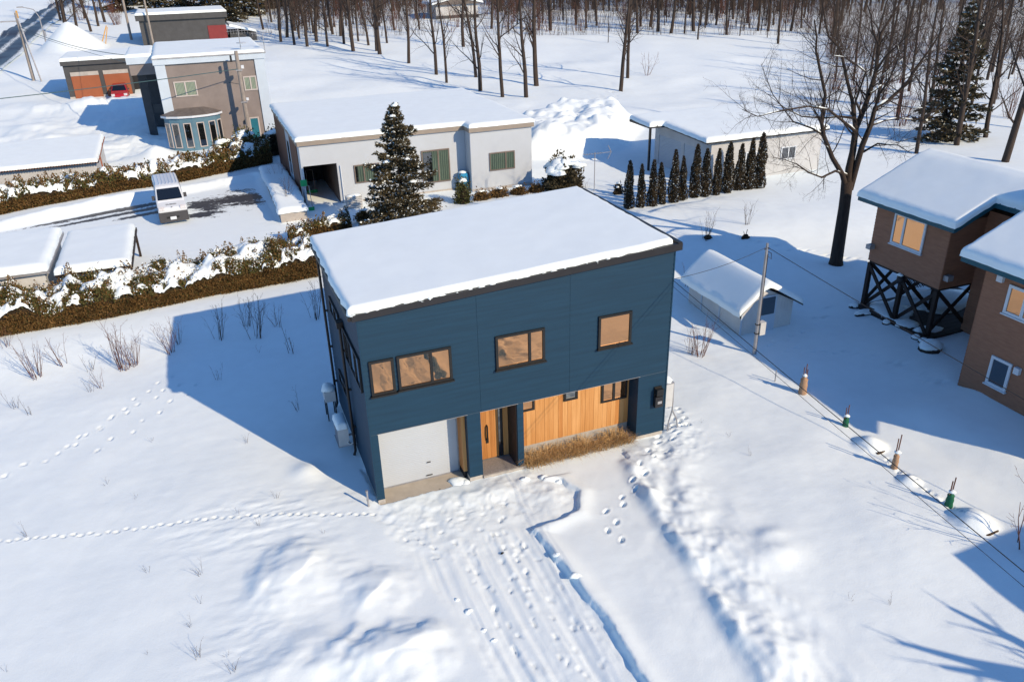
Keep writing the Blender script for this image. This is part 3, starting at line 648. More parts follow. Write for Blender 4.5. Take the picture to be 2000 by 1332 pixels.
# cedar recess
rec = bld('recess_back', K['charcoal'], H, (4.845,8.93,.66,.69,.44,OP-.032))
n = 25; bw = (8.93-4.845)/n
for k in range(n):
    x0 = 4.845+k*bw; q = rnd.choice(('cedar','cedar2','cedar','cedar2','cedar3')); dy = rnd.uniform(0,.006)
    bld('cladding_board', K[q], rec, (x0+.003,x0+bw-.003,.628-dy,.658,.46+rnd.uniform(0,.004),OP-.034))
for a0, a1, z0, z1 in ((4.86,5.46,1.80,2.45),(6.50,7.0,1.85,2.45),(7.88,8.84,1.46,2.45)):
    window(H, 1, .622, a0, a1, z0, z1, 'black', 'amber_glass' if a0 < 5 or a0 > 7.5 else 'clear_glass', .075, .05, mull=(8.34,) if a0 > 7.5 else ())
# dry grass in the recess
def blades(name, mat_, area, n, h, w, parent=None, loc=None, lean=.5, kind='stuff', seed=1, zf=None):
    R = np.random.default_rng(seed); x = R.uniform(area[0], area[1], n); y = R.uniform(area[2], area[3], n)
    cl = .62+1.1*np.clip(fbm(x*1.7, y*1.7, 2, seed), -.28, .35)
    z = np.array([zf(a, b) for a, b in zip(x, y)]) if zf else np.zeros(n)
    hh = h*R.uniform(.4,1.1,n)*cl*1.6; a = R.uniform(0, 6.28, n); l = lean*R.uniform(.2,1.2,n)*hh
    dx, dy = np.cos(a)*l, np.sin(a)*l-.25*l; px, py = -np.sin(a)*w/2, np.cos(a)*w/2
    V = np.empty((n,5,3)); 
    V[:,0] = np.stack([x-px,y-py,z-.03],-1); V[:,1] = np.stack([x+px,y+py,z-.03],-1)
    V[:,2] = np.stack([x+dx*.4+px*.8,y+dy*.4+py*.8,z+hh*.62],-1); V[:,3] = np.stack([x+dx*.4-px*.8,y+dy*.4-py*.8,z+hh*.62],-1)
    V[:,4] = np.stack([x+dx,y+dy,z+hh*(.95-.3*np.abs(lean))],-1)
    b = np.arange(n)[:,None]*5
    Fc = np.concatenate([b+[0,1,2],b+[0,2,3],b+[3,2,4]]); o = np_mesh(name, V.reshape(-1,3), Fc, K[mat_], parent, loc, smooth=False)
    return o
g = blades('dry_grass', 'straw', (4.88,8.8,-.12,.5), 3400, .58, .011, lean=1.15, zf=lambda a, b: hz(a, b)-.06)
tag(g, 'dry straw-coloured grass tufts along the cedar wall', 'grass', kind='stuff')
# intercom, meter boxes and service pipes on the right pier
def boxes_thing(name, label, cat, loc, parts, group=None):
    e = empty(name, loc, label, cat, group)
    for nm, mt, bs in parts: bld(nm, K[mt], e, *bs)
    return e
boxes_thing('mailbox', 'black wall mailbox and doorbell on navy pier right of cedar recess', 'mailbox', (9.66,-.02,1.3),
    [('bracket','black',[(9.53,9.80,-.04,.0,1.28,2.02)]),('hood','black',[(9.54,9.79,-.20,-.042,1.74,1.98)]),('letter_box','charcoal',[(9.52,9.81,-.16,-.042,1.28,1.68)]),('name_plate','galv',[(9.60,9.76,-.172,-.163,1.42,1.52)])])
e = boxes_thing('meter_cabinet', 'pale grey meter cabinet with forked pipes on house right corner', 'meter box', (10.2,.25,.9),
    [('cabinet','offwhite',[(10.02,10.32,.05,.55,1.05,1.95)]),('cabinet_lid','galv',[(10.015,10.34,.03,.57,1.952,1.99)])])
m = MB(); m.tube([(10.36,.12,1.9),(10.37,.10,1.2),(10.37,.1,.85)], .03, 6); m.tube([(10.37,.1,.85),(10.22,.05,.45),(10.16,.0,.05)], .025, 6); m.tube([(10.37,.1,.85),(10.55,.08,.5),(10.62,.05,.05)], .025, 6); m.build('pipe', K['galv'], e)
m = MB(); m.blob((10.16,.3,1.99), .2,.3,.16, 3); m.build('snow_cap', K['roof_snow'], e, True)
# air-conditioner, tank and stand pipe on the shaded side
e = empty('air_conditioner', (-.38,3.45,.3), 'snow-topped air conditioner outdoor unit beside navy house side wall', 'air conditioner')
bld('casing', K['offwhite'], e, (-.58,-.24,3.0,3.82,.48,1.12)); bld('bracket', K['galv'], e, (-.60,.0,3.08,3.14,.40,.46), (-.60,.0,3.68,3.74,.40,.46), (-.62,-.2,3.0,3.82,.445,.479))
m = MB()
for k in range(9): m.box(-.592,-.582,3.07,3.75,.56+k*.055,.585+k*.055)
m.build('grille', K['galv'], e); m = MB(); m.tube([(-.3,3.0,.6),(-.25,2.9,.55),(-.1,2.88,.62),(-.06,2.88,.9)], .03, 6); m.build('pipe', K['offwhite'], e)
snow_cap('snow_cap', e, [(-.60,-.22,2.98,3.84)], lambda x, y: 1.12+0*x, .22, .16, .03, .03, 1., fine=.03, step=.1)
e = empty('kerosene_tank', (-.42,5.75,.2), 'small snow-capped kerosene tank on thin legs behind navy house', 'tank')
bld('tank_body', K['offwhite'], e, (-.60,-.22,5.45,6.05,.85,1.25))
for x, y in ((-.56,5.5),(-.26,5.5),(-.56,6.0),(-.26,6.0)): bld('leg', K['black'], e, (x-.02,x+.02,y-.02,y+.02,.0,.85))
m = MB(); m.blob((-.41,5.75,1.25), .24,.36,.2, 8); m.build('snow_cap', K['roof_snow'], e, True)
m = MB(); m.tube([(-.30,-.02,.0),(-.30,-.02,.62)], .03, 8); m.tube([(-.30,-.02,.3),(-.30,-.02,.36)], .036, 8); m.tube([(-.30,-.02,.62),(-.30,-.02,.68)], .04, 8)
tag(m.build('stand_pipe', K['galv'], None, loc=(-.30,-.02,.0)), 'short thin metal stand pipe at navy house front left corner', 'pipe')
# ------------------------------------------------------------------ garden shed
S = empty('garden_shed', (18.3,7.4,0), 'small pale garden shed with thick snow on its gable roof', 'shed')
x0, x1, y0, y1 = 17.0,19.65,5.4,9.4; rx = 18.0; ze, zp, zr_ = 1.22,2.22,1.22
m = MB(); m.prism([(x0,-.2),(x1,-.2),(x1,1.25),(rx,2.12),(x0,1.25)], 1, y0, y1); m.build('wall', K['shed_wall'], S)
m = MB()
for a, za, b, zb in ((x0-.28,1.10,rx,2.25),(rx,2.25,x1+.32,1.06)):
    m.prism([(a,za),(b,zb),(b,zb+.07),(a,za+.07)], 1, y0-.28, y1+.25)
m.build('roof', K['charcoal'], S)
bld('barge_board', K['black'], S, (x0-.28,x0-.22,y0-.29,y0-.27,1.02,1.18))
def zshed(x, y): return np.where(x < rx, 1.17+(x-(x0-.28))*(2.32-1.17)/(rx-x0+.28), 2.32-(x-rx)*(2.32-1.13)/(x1+.32-rx))-.06*np.exp(-((x-rx)/.2)**2)
snow_cap('roof_snow', S, [(x0-.36,x1+.30,y0-.32,y1+.28)], zshed, .26, .18, .06, .06, 5., step=.2)
d = bld('door', K['pale_trim'], S, (17.90,18.72,y0-.05,y0-.002,-.1,1.72)); bld('door_pane', K['dark_glass'], d, (17.98,18.64,y0-.062,y0-.052,.85,1.64))
bld('side_post', K['pale_trim'], S, (x0-.03,x0,6.9,6.98,0,1.2), (x0-.03,x0,8.3,8.38,0,1.2), (x0-.03,x0+.05,y0-.03,y0,-.1,1.2))
# ------------------------------------------------------------------ steel service pole and cables
P = empty('service_pole', (16.5,3.7,0), 'tall slim steel service pole with white meter box beside shed', 'pole')
m = MB(); m.tube([(16.5,3.7,-.2),(16.5,3.7,2.4),(16.5,3.7,4.85)], [.075,.065,.05], 10); m.build('shaft', K['galv'], P)
bld('meter_box', K['offwhite'], P, (16.57,16.83,3.58,3.82,.95,1.5)); bld('clamp', K['black'], P, (16.42,16.6,3.62,3.78,1.0,1.04), (16.42,16.6,3.62,3.78,1.4,1.44))
m = MB(); m.tube([(16.58,3.7,.0),(16.58,3.7,4.4)], .022, 6); m.tube([(16.5,3.7,4.55),(16.66,3.6,4.45),(16.7,3.62,4.2),(16.6,3.66,4.3)], .014, 5); m.tube([(16.38,3.7,4.62),(16.62,3.7,4.62)], .02, 5); m.build('conduit', K['black_pipe'], P)
def at(u, v, z):
    d = _f+_r*(u-1000)/1560+_u*(666-v)/1560; t = (z-CAM[2])/d[2]; return Vector(CAM+t*d)
def cable(a, b, sag, r, mt, label, group=None, n=14):
    a = Vector(a); b = Vector(b); m = MB()
    m.tube([a.lerp(b, i/n)-Vector((0,0,4*sag*(i/n)*(1-i/n))) for i in range(n+1)], r, 5)
    o = m.build('overhead_cable', K[mt], None, loc=tuple(a)); tag(o, label, 'cable', group); return o
PT = (16.5,3.7,4.7)
SP_ = Vector((10.02,.3,5.75)); EP = SP_.lerp(at(2060,1152,5.55), 2.3)
cable(SP_, EP, .12, .010, 'wire', 'thick black cable from navy house corner to lower right of picture')
cable((10.02,.3,5.55), Vector((10.02,.3,5.55)).lerp(at(2060,1185,5.3), 2.3), .1, .006, 'wire', 'thin black cable running just below the thick one, lower right')
cable((10.02,.3,5.65), PT, .15, .009, 'wire', 'thin cable from navy house corner to steel service pole')
_e = at(2060,798,3.2); _t = (21.8-PT[0])/(_e.x-PT[0])
cable(PT, Vector(PT).lerp(_e, _t if 1 <= _t < 4 else 1.0), .3, .013, 'wire', 'cable from service pole past the timber stilts to brown house')
m = MB(); m.tube([(EP.x,EP.y,-.3),(EP.x,EP.y,6.4)], [.16,.12], 10); tag(m.build('utility_pole', K['pole_concrete'], None, True, (EP.x,EP.y,0)), 'concrete pole outside the frame that carries the boundary cables', 'pole', 'utility poles')
# ------------------------------------------------------------------ wrapped saplings along the boundary
def sapling(x, y, h, mt, label, sticks=2, fat=.13):
    z = hz(x, y); e = empty('wrapped_sapling', (x,y,z), label, 'sapling', 'wrapped saplings along the yard edge'); m = MB()
    top = h*.62 if mt == 'burlap' and fat > .12 else h*.5
    m.lathe((x,y,z-.06), [(fat*.85,0),(fat*.95,top*.12),(fat*.8,top*.35),(fat*.88,top*.55),(fat*.72,top*.72),(fat*.8,top*.88),(fat*.42,top*.95),(fat*.62,top*1.1)], 11); m.build('wrapping', K[mt], e, True)
    for k in range(sticks):
        a = k*2.6+.5; m = MB(); m.tube([(x+.05*math.cos(a),y+.05*math.sin(a),z+.05),(x+.07*math.cos(a),y+.07*math.sin(a),z+h*(1-.08*k))], .018, 6); m.build('stake', K['stake'], e)
    m = MB(); m.tube([(x-.1,y,z+top*.9),(x+.1,y,z+top*.95)], .02, 5); m.build('tie', K['burlap'], e)
    m = MB(); m.blob((x-.02,y-.02,z+top*1.02), .1,.1,.07, int(x*9)); m.build('snow_cap', K['roof_snow'], e, True)
sapling(16.12,.28,1.2,'burlap','tall fat sapling wrapped in burlap, nearest the service pole',3,.17)
sapling(16.04,-2.06,.80,'green_wrap','small sapling in green netting, between the two burlap ones',2,.12)
sapling(15.69,-4.64,1.25,'burlap','slim burlap-wrapped sapling with long bare stakes',2,.115)
sapling(15.67,-6.76,.95,'green_wrap','green-netted sapling farthest from the pole, by the last hummock',2,.13)
m = MB(); m.tube([(15.75,1.4,.0),(15.75,1.4,.62)], .022, 6); tag(m.build('marker_stake', K['galv'], None, loc=(15.75,1.4,0)), 'thin grey marker stake in snow between pole and burlap sapling', 'stake')
for i, (px, py, r, dp) in enumerate(PITS[:2]):
    m = MB(); m.blob((px-.02,py-r*.8,hz(px,py-r*.8)-.02), r*.34,.07,.025, i+20, 12, 5, .3); tag(m.build('melt_hole', K['soil'], None, True, (px,py-r*.8,hz(px,py-r*.8))), ('dark hollow under the snow hummock behind the slim burlap sapling','dark hollow under the snow hummock nearest the right edge')[i], 'soil')
# ------------------------------------------------------------------ brown house on the right
B = empty('brown_house', (25,0,0), 'brown lap-sided house with teal eaves and a wing on dark stilts', 'house')
zA0, zA1 = 2.32, 5.12
bld('stilt_wing_wall', K['brown_siding'], B, (23.93,30,1.93,5.8,zA0,zA1+.02))
laps('lap_siding', K['brown_siding'], B, 0, 23.93, 1.9, 5.82, zA0, lambda a: zA1, .14, .02)
laps('lap_siding', K['brown_siding'], B, 1, 1.93, 23.9, 27.0, zA0, lambda a: zA1, .14, .02)
bld('floor_soffit', K['dark_timber'], B, (23.95,29.9,1.95,5.75,zA0-.10,zA0-.003))
bld('main_wall', K['brown_siding'], B, (25.75,33,-10.0,1.9,-.6,5.4), (21.83,33,-10.2,-1.53,-.6,5.05))
laps('lap_siding', K['brown_siding'], B, 0, 21.83, -10.2, -1.5, -.3, lambda a: 5.05, .14, .02)
laps('lap_siding', K['brown_siding'], B, 0, 25.75, -1.5, 1.93, -.1, lambda a: 5.2, .14, .02)
laps('lap_siding', K['brown_siding'], B, 1, -1.53, 21.81, 25.75, -.3, lambda a: 5.05, .14, .02, sgn=1)
# teal eaves and sloping roofs: wing A rises to the right, roof B rises to the right
def zA(x, y): return 5.06+.34*np.clip(np.minimum(x-23.35, np.minimum((y-1.35)*0+9, 9.)), 0, 4.2)+.34*0
m = MB(); m.prism([(23.35,5.0),(26.86,6.5),(30.4,5.0),(30.4,5.2),(26.86,6.70),(23.35,5.2)], 1, 1.35, 6.35); m.prism([(25.2,5.79),(26.86,6.5),(30.4,5.0),(30.4,5.2),(26.86,6.70),(25.2,5.99)], 1, -1.5, 1.35); m.build('wing_roof', K['dark_timber'], B)
bld('eave_fascia', K['teal'], B, (23.30,23.345,1.32,6.40,4.98,5.20))
m = MB(); m.prism([(23.35,4.98),(25.2,5.77),(25.2,5.99),(23.35,5.20)], 1, 1.30,1.345); m.build('gable_fascia', K['teal'], B); m = MB(); m.prism([(23.35,4.98),(26.86,6.48),(26.86,6.7),(23.35,5.20)], 1, 6.36,6.40); m.build('gable_fascia', K['teal'], B); m = MB(); m.box(25.15,25.195,-1.5,1.30,5.76,5.98); m.build('gable_fascia', K['teal'], B)
zA_ = lambda x, y: 6.70-np.abs(x-26.86)*.4274-.10*np.exp(-((x-26.86)/.35)**2)
snow_cap('wing_snow', B, [(23.26,30.4,1.26,6.46),(25.12,30.4,-1.5,1.26)], zA_, .30, .2, .05, .05, 7., step=.3)
zB_ = lambda x, y: 5.18+(x-21.25)*.42
m = MB(); m.prism([(21.25,4.98),(26.5,7.2),(26.5,7.38),(21.25,5.18)], 1, -10.8, -.95); m.prism([(26.5,7.2),(33.5,4.9),(33.5,5.1),(26.5,7.38)], 1, -10.8,-.95); m.build('main_roof', K['dark_timber'], B)
bld('eave_fascia', K['teal'], B, (21.20,21.245,-10.85,-.90,4.94,5.17))
m = MB(); m.prism([(21.25,4.94),(26.5,7.16),(26.5,7.38),(21.25,5.17)], 1, -.945,-.90); m.build('gable_fascia', K['teal'], B); m = MB(); m.prism([(21.25,4.94),(26.5,7.16),(26.5,7.38),(21.25,5.17)], 1, -10.85,-10.805); m.build('gable_fascia', K['teal'], B)
snow_cap('main_snow', B, [(21.15,26.5,-10.9,-.85)], zB_, .32, .2, .05, .05, 9., step=.35)
snow_cap('main_snow', B, [(26.45,33.5,-10.9,-.85)], lambda x, y: 7.38-(x-26.5)*.325, .32, .2, .03, .05, 9., step=.5)
window(B, 0, 23.91, 3.08, 4.76, 3.46, 4.82, 'white_paint', 'amber_glass', .09, .06, mull=(4.18,), sill='white_paint')
window(B, 0, 21.81, -3.9, -2.52, 3.5, 4.55, 'white_paint', 'amber_glass', .10, .06, mull=(-3.2,), sill='white_paint')
window(B, 0, 21.81, -3.37, -2.56, .76, 1.86, 'white_paint', 'dark_glass', .10, .06, sill='white_paint')
bld('vent_hood', K['white_paint'], B, (21.66,21.80,-3.72,-3.52,1.62,1.86), (21.66,21.80,-2.28,-2.06,4.52,4.74))
bld('beam_end', K['galv'], B, (23.62,23.90,5.55,5.80,2.9,3.1), (24.0,24.3,1.66,1.90,2.72,2.94))
# stilts, braces, deck
dk = bld('deck', K['deck'], B, (23.72,29.5,1.98,5.75,.02,.16))
for k in range(14):
    y = 2.0+k*.268; bld('deck_board', K['deck'], dk, (23.74,29.4,y,y+.25,.162,.185))
m = MB()
m.blob((24.6,4.6,.18), 1.0,1.0,.12, 2, 16, 5); m.blob((24.1,3.3,.18), .5,.6,.1, 4, 12, 5); m.blob((24.5,2.45,.18), .7,.35,.1, 9, 12, 5); m.blob((27.4,4.6,.18), 2.0,1.2,.12, 6, 18, 5); m.blob((26.3,5.0,.18), 1.6,.7,.1, 7, 18, 5)
m.build('deck_snow', K['roof_snow'], dk, True)
bld('sill_beam', K['dark_timber'], B, (23.58,23.78,1.80,5.95,.0,.22), (23.78,29.5,1.78,1.97,-.02,.20))
posts = [(23.98,5.7),(23.98,3.85),(23.98,2.02),(26.1,2.02),(26.1,3.9),(26.1,5.7),(28.2,2.02),(28.2,5.7)]
for x, y in posts: bld('stilt', K['dark_timber'], B, (x-.085,x+.085,y-.085,y+.085,.0,zA0-.1))
for (a, b) in ((0,1),(1,0),(1,2),(2,1),(2,3),(3,2),(0,5),(5,0),(4,1),(5,4),(3,6),(6,3)):
    p, q = posts[a], posts[b]; o_ = .12 if a < b else -.12
    off = (o_, 0) if abs(p[0]-q[0]) < .1 else (0, o_)
    m = MB(); m.beam((p[0]+off[0]*.7, p[1]+off[1]*.7, .22), (q[0]+off[0]*.7, q[1]+off[1]*.7, zA0-.15), .07, .15); m.build('brace', K['dark_timber'], B)
m = MB()
for k in range(14):
    z0 = .25; m.beam((27.2+.16*k-1.0,5.95,.3),(27.2+.16*k,5.95,1.3), .012,.03); m.beam((27.2+.16*k,5.97,.3),(27.2+.16*k-1.0,5.97,1.3), .012,.03)
m.build('lattice', K['dark_timber'], B)
m = MB(); m.blob((23.95,3.86,2.05), .22,.22,.24, 4, 10, 6, .3, False); lp = m.build('stilt_light', K['charcoal'], B, True); m = MB(); m.blob((23.85,3.86,2.26), .13,.13,.09, 5); m.build('snow_cap', K['roof_snow'], B, True)
# stones under the beam
def stone(x, y, rx_, ry_, rz_, sd, label):
    z = hz(x, y); e = empty('boulder', (x,y,z), label, 'boulder', 'boulders along the stilt base'); m = MB(); m.blob((x,y,z-.02), rx_*.9,ry_*.9,rz_*.9, sd, 12, 8, .12, False); m.build('rock', K['rock'], e, True)
    m = MB(); m.blob((x+.03,y+.02,z+rz_*.35), rx_*.92,ry_*.9,rz_*.75, sd+1, 14, 8, .12); m.build('snow_cap', K['roof_snow'], e, True)
stone(23.25,1.15,.55,.48,.34, 3, 'biggest snow-capped boulder at near corner of stilt base')
stone(23.45,1.72,.24,.2,.16, 5, 'small snow-topped stone beside the biggest boulder')
stone(23.42,5.0,.62,.26,.16, 8, 'long flat snow-covered stone near far end of stilt base')
stone(23.5,5.75,.25,.22,.2, 11, 'small dark stone at far corner of stilt base')
stone(23.45,3.75,.2,.18,.16, 14, 'little round snowy stone at middle stilt')
stone(23.44,2.1,.2,.2,.15, 17, 'little snowy stone at the near stilt foot')
# the house next door, out of the frame: its roof throws the shade in the lower right
N = empty('neighbour_house', (23,-21,0), 'house outside the frame casting the blue shadow at lower right', 'house')
bld('wall', K['brown_siding'], N, (19.4,28,-26,-17.6,-.4,4.9)); m = MB(); m.prism([(18.7,5.0),(28.7,5.2),(28.7,5.5),(18.7,5.3)], 1, -26.5,-16.8); m.build('roof', K['dark_timber'], N)
# ------------------------------------------------------------------ white neighbour house
Wh = empty('white_house', (10,36,.5), 'long low white ribbed house with carport opening and flat snowy roof', 'house')
zw = 4.55
bld('wall', K['white_siding'], Wh, (4.72,13.4,31.5,45.4,.2,zw), (13.4,17.75,30.4,45.4,.2,zw), (2.52,4.72,31.5,32.0,3.26,zw), (2.52,4.72,38.4,45.4,.2,zw))
bld('side_wall', K['white_siding_y'], Wh, (2.50,2.62,31.51,32.6,.5,zw-.002), (13.385,13.399,30.41,31.49,.2,zw-.002), (17.752,17.765,30.41,45.39,.2,zw-.002))
bld('side_panel', K['brown_panel'], Wh, (2.44,2.58,32.62,36.2,.4,zw-.003), (2.44,2.56,38.6,45.3,.4,zw-.003)); bld('side_panel_pale', K['white_siding_y'], Wh, (2.46,2.57,36.22,38.58,.4,zw-.003))
bld('side_window', K['dark_glass'], Wh, (2.43,2.458,36.9,37.7,1.6,3.8))
bld('carport_inner_wall', K['bronze'], Wh, (4.705,4.72,31.52,38.4,.4,3.25)); bld('carport_back', K['charcoal'], Wh, (2.6,4.70,38.36,38.4,.4,3.25)); bld('carport_ceiling', K['charcoal'], Wh, (2.6,4.70,32.0,38.36,3.25,3.30))
bld('plinth', K['block'], Wh, (13.38,17.77,30.36,30.398,.1,.75), (4.8,13.37,31.46,31.498,.1,.7))
bld('fascia', K['tan_fascia'], Wh, (2.40,13.30,31.36,31.46,zw,zw+.30), (13.30,17.9,30.26,30.36,zw,zw+.30), (13.30,13.38,30.37,31.36,zw,zw+.30), (17.8,17.9,30.37,45.5,zw,zw+.30), (2.36,2.46,31.47,45.5,zw,zw+.30))
bld('roof_deck', K['tan_fascia'], Wh, (2.47,17.79,31.47,45.5,zw+.1,zw+.26), (13.39,17.79,30.37,31.46,zw+.1,zw+.26))
snow_cap('roof_snow', Wh, [(2.32,17.93,31.33,45.6),(13.28,17.93,30.23,31.33)], lambda x, y: zw+.29+0*x, .28, .28, .08, .06, 11., step=.6, fine=.12)
def cwin(parent, axis, c, a0, a1, z0, z1, frame, cur, fw, mull=()):
    w = window(parent, axis, c, a0, a1, z0, z1, frame, cur, fw, .06, mull=mull)
    return w
cwin(Wh, 1, 31.49, 5.78,7.46,1.82,3.0, 'bronze','curtain_teal',.07,(6.42,)); cwin(Wh, 1, 31.49, 10.3,12.24,1.26,3.45,'bronze','curtain_teal',.08,(11.45,)); cwin(Wh, 1, 30.39, 14.68,16.5,1.87,3.08,'bronze','curtain_teal',.07,(15.85,))
bld('window_dark', K['dark_glass'], Wh, (10.42,11.0,31.446,31.456,1.36,3.3), (5.86,6.0,31.446,31.456,1.92,2.9))
m = MB(); m.tube([(4.93,31.42,.7),(4.93,31.42,3.1)], .04, 6); m.build('downpipe', K['white_paint'], Wh)
e = empty('heat_pump', (4.9,29.9,.5), 'slatted beige outdoor unit in front of the white house', 'air conditioner')
bld('casing', K['offwhite'], e, (4.85,5.85,30.0,30.5,.55,1.35))
for k in range(7): bld('slat', K['offwhite'], e, (4.86,5.84,29.93,29.99,.60+k*.105,.67+k*.105))
bld('top_board', K['offwhite'], e, (4.83,5.87,29.92,30.52,1.352,1.40)); m = MB(); m.blob((5.35,30.2,1.40), .5,.28,.08, 2); m.build('snow_cap', K['roof_snow'], e, True)
e = empty('kerosene_tank', (12.95,31.0,.5), 'bright blue plastic tank in the corner of the white house', 'tank')
m = MB(); m.prism([(12.7,.9),(12.8,.75),(13.2,.75),(13.28,.9),(13.28,1.65),(13.2,1.82),(12.8,1.82),(12.7,1.65)], 1, 30.75,31.35); m.build('tank_body', K['blue_tank'], e)
for x in (12.75,13.23): bld('leg', K['galv'], e, (x-.03,x+.03,30.8,30.86,.4,.8), (x-.03,x+.03,31.2,31.26,.4,.8))
m = MB(); m.blob((12.99,31.05,1.82), .3,.3,.12, 3); m.build('snow_cap', K['roof_snow'], e, True)
e = empty('raised_planter', (1.4,35,.5), 'raised block planter covered in snow left of the carport', 'planter')
bld('block_wall', K['block'], e, (.62,2.2,29.15,29.4,.3,1.15), (.62,.85,29.4,41.5,.3,1.1), (1.98,2.2,29.4,41.5,.3,1.1))
snow_cap('snow_cap', e, [(.5,2.3,29.05,41.5)], lambda x, y: 1.1+.35*np.exp(-((y-33.5)/2.5)**2)+0*x, .32, .3, .1, .05, 21., step=.3)
# green snow scoops and shovel leaning by the carport
def scoop(x, y, z, label, flip=False):
    e = empty('snow_scoop', (x,y,z), label, 'snow scoop', 'green snow scoops by the carport'); m = MB()
    h = 1.55; zb = z+.02
    m.prism([(x-.3,zb+.02),(x+.3,zb+.02),(x+.33,zb+.32),(x-.33,zb+.32)], 1, y-.32, y-.26); m.box(x-.32,x+.32,y-.26,y+.12,zb,zb+.03); m.box(x-.32,x-.29,y-.26,y+.12,zb+.03,zb+.25); m.box(x+.29,x+.32,y-.26,y+.12,zb+.03,zb+.25); m.build('pan', K['green_plastic'], e)
    m = MB(); m.tube([(x-.25,y-.0,zb+.1),(x-.22,y+.30,zb+h),(x+.22,y+.30,zb+h),(x+.25,y,zb+.1)], .022, 6); m.build('handle', K['galv'], e)
scoop(2.55,30.95,.52,'green snow scoop standing at the left carport post')
e = empty('snow_shovel', (2.5,31.3,.5), 'green-bladed snow shovel hung upside down on carport post', 'shovel')
m = MB(); m.tube([(2.50,31.4,.7),(2.48,31.44,2.1)], .02, 6); m.build('handle', K['galv'], e); bld('blade', K['green_plastic'], e, (2.30,2.70,31.36,31.42,2.05,2.45))
scoop(3.4,35.2,.5,'green snow scoop parked inside the dark carport')
m = MB(); m.tube([(1.75,28.2,.45),(1.75,28.2,.95)], .02, 6); tag(m.build('marker_stake', K['maroon'], None, loc=(1.75,28.2,.45)), 'thin red marker stake before the planter', 'stake')
# TV antenna mast standing in the snow behind the navy roof
e = empty('antenna_mast', (20.9,27.1,.5), 'thin TV antenna mast by the snow-laden bush', 'antenna'); m = MB(); m.tube([(20.9,27.1,.3),(20.9,27.1,3.15)], .03, 6); m.build('mast', K['galv'], e)
m = MB(); m.tube([(20.1,27.1,3.05),(22.1,27.1,3.05)], .02, 5)
for k in range(7): m.tube([(20.2+.2*k,26.85,3.07),(20.2+.2*k,27.35,3.07)], .01, 4)
m.tube([(22.1,27.1,3.05),(21.85,27.1,3.5)], .025, 5); m.tube([(22.1,27.1,3.05),(21.85,27.1,2.6)], .025, 5); m.build('antenna', K['galv'], e)
# ------------------------------------------------------------------ metal garage on the right
G = empty('metal_garage', (33,29,.5), 'cream corrugated metal garage with two shutters behind cypress row', 'garage')
bld('wall', K['cream_metal'], G, (28.75,37.9,25.3,32.6,.2,3.3)); bld('side_wall', K['cream_metal_y'], G, (28.70,28.749,25.3,32.6,2.65,3.6), (28.70,28.749,25.3,25.9,.3,2.65), (28.70,28.749,28.6,29.0,.3,2.65), (28.70,28.749,32.0,32.6,.3,2.65))
for y in (25.92,29.02):
    m = MB()
    for k in range(20):
        z0 = .4+.1125*k; m.quad((28.735,y,z0),(28.715,y,z0+.056),(28.715,y+2.66+.3*(y > 28),z0+.056),(28.735,y+2.66+.3*(y > 28),z0)); m.quad((28.715,y,z0+.056),(28.735,y,z0+.1125),(28.735,y+2.66+.3*(y > 28),z0+.1125),(28.715,y+2.66+.3*(y > 28),z0+.056))
    m.build('roller_shutter', K['white_shutter'], G)
m = MB(); m.prism([(25.0,3.32),(33.4,3.62),(33.4,3.74),(25.0,3.44)], 0, 28.1, 38.2); m.build('roof', K['charcoal'], G)
bld('porch_roof', K['charcoal'], G, (26.9,28.1,30.4,33.4,3.52,3.70)); bld('post', K['black'], G, (26.98,27.12,30.5,30.64,.3,3.52))
snow_cap('roof_snow', G, [(28.0,38.2,24.95,33.4),(26.85,28.0,30.35,33.4)], lambda x, y: 3.44+(y-25)*.036, .32, .35, .08, .05, 13., step=.5)
window(G, 1, 25.29, 34.45,35.7,1.55,2.45,'white_paint','dark_glass',.07,.05,mull=(35.08,)); window(G, 1, 25.29, 31.5,32.4,1.5,2.4,'white_paint','dark_glass',.07,.05)
# ------------------------------------------------------------------ tan house with the blue bay
Tn = empty('tan_house', (-1.2,58,.7), 'two-storey tan rendered house with blue bay window and white trim', 'house')
y0 = 53.0
bld('wall', K['tan_wall'], Tn, (-5.4,2.95,y0,65.5,.2,7.6)); bld('trim_column', K['pale_trim'], Tn, (-5.5,-4.72,y0-.12,y0-.005,3.6,7.62), (2.22,3.05,y0-.12,y0-.005,.2,7.62), (2.955,3.06,y0-.0,65.5,.2,7.62), (-5.52,-5.405,y0,65.5,.2,7.62))
bld('parapet', K['pale_trim'], Tn, (-5.6,3.15,y0-.2,y0+.05,7.625,8.15), (2.9,3.15,y0+.052,65.7,7.625,8.15), (-5.6,-5.35,y0+.052,65.7,7.625,8.15), (-5.348,2.898,65.45,65.7,7.625,8.15))
bld('parapet_cap', K['galv'], Tn, (-5.65,3.2,y0-.25,y0-.202,8.05,8.152))
snow_cap('roof_snow', Tn, [(-5.62,3.17,y0-.2,65.7)], lambda x, y: 8.02-.0*x-.0*np.exp(-((x+1)/9)**2), .34, .32, .06, .03, 15., step=.7, fine=.16)
bld('terrace_roof', K['tan_wall'], Tn, (-7.6,-5.62,57.0,64.5,6.5,7.4)); bld('terrace_trim', K['pale_trim'], Tn, (-7.75,-5.64,56.85,64.6,7.402,7.95)); snow_cap('terrace_snow', Tn, [(-7.75,-5.64,56.85,64.6)], lambda x, y: 7.95+0*x, .25, .25, .05, .03, 16., step=.6, fine=.16)
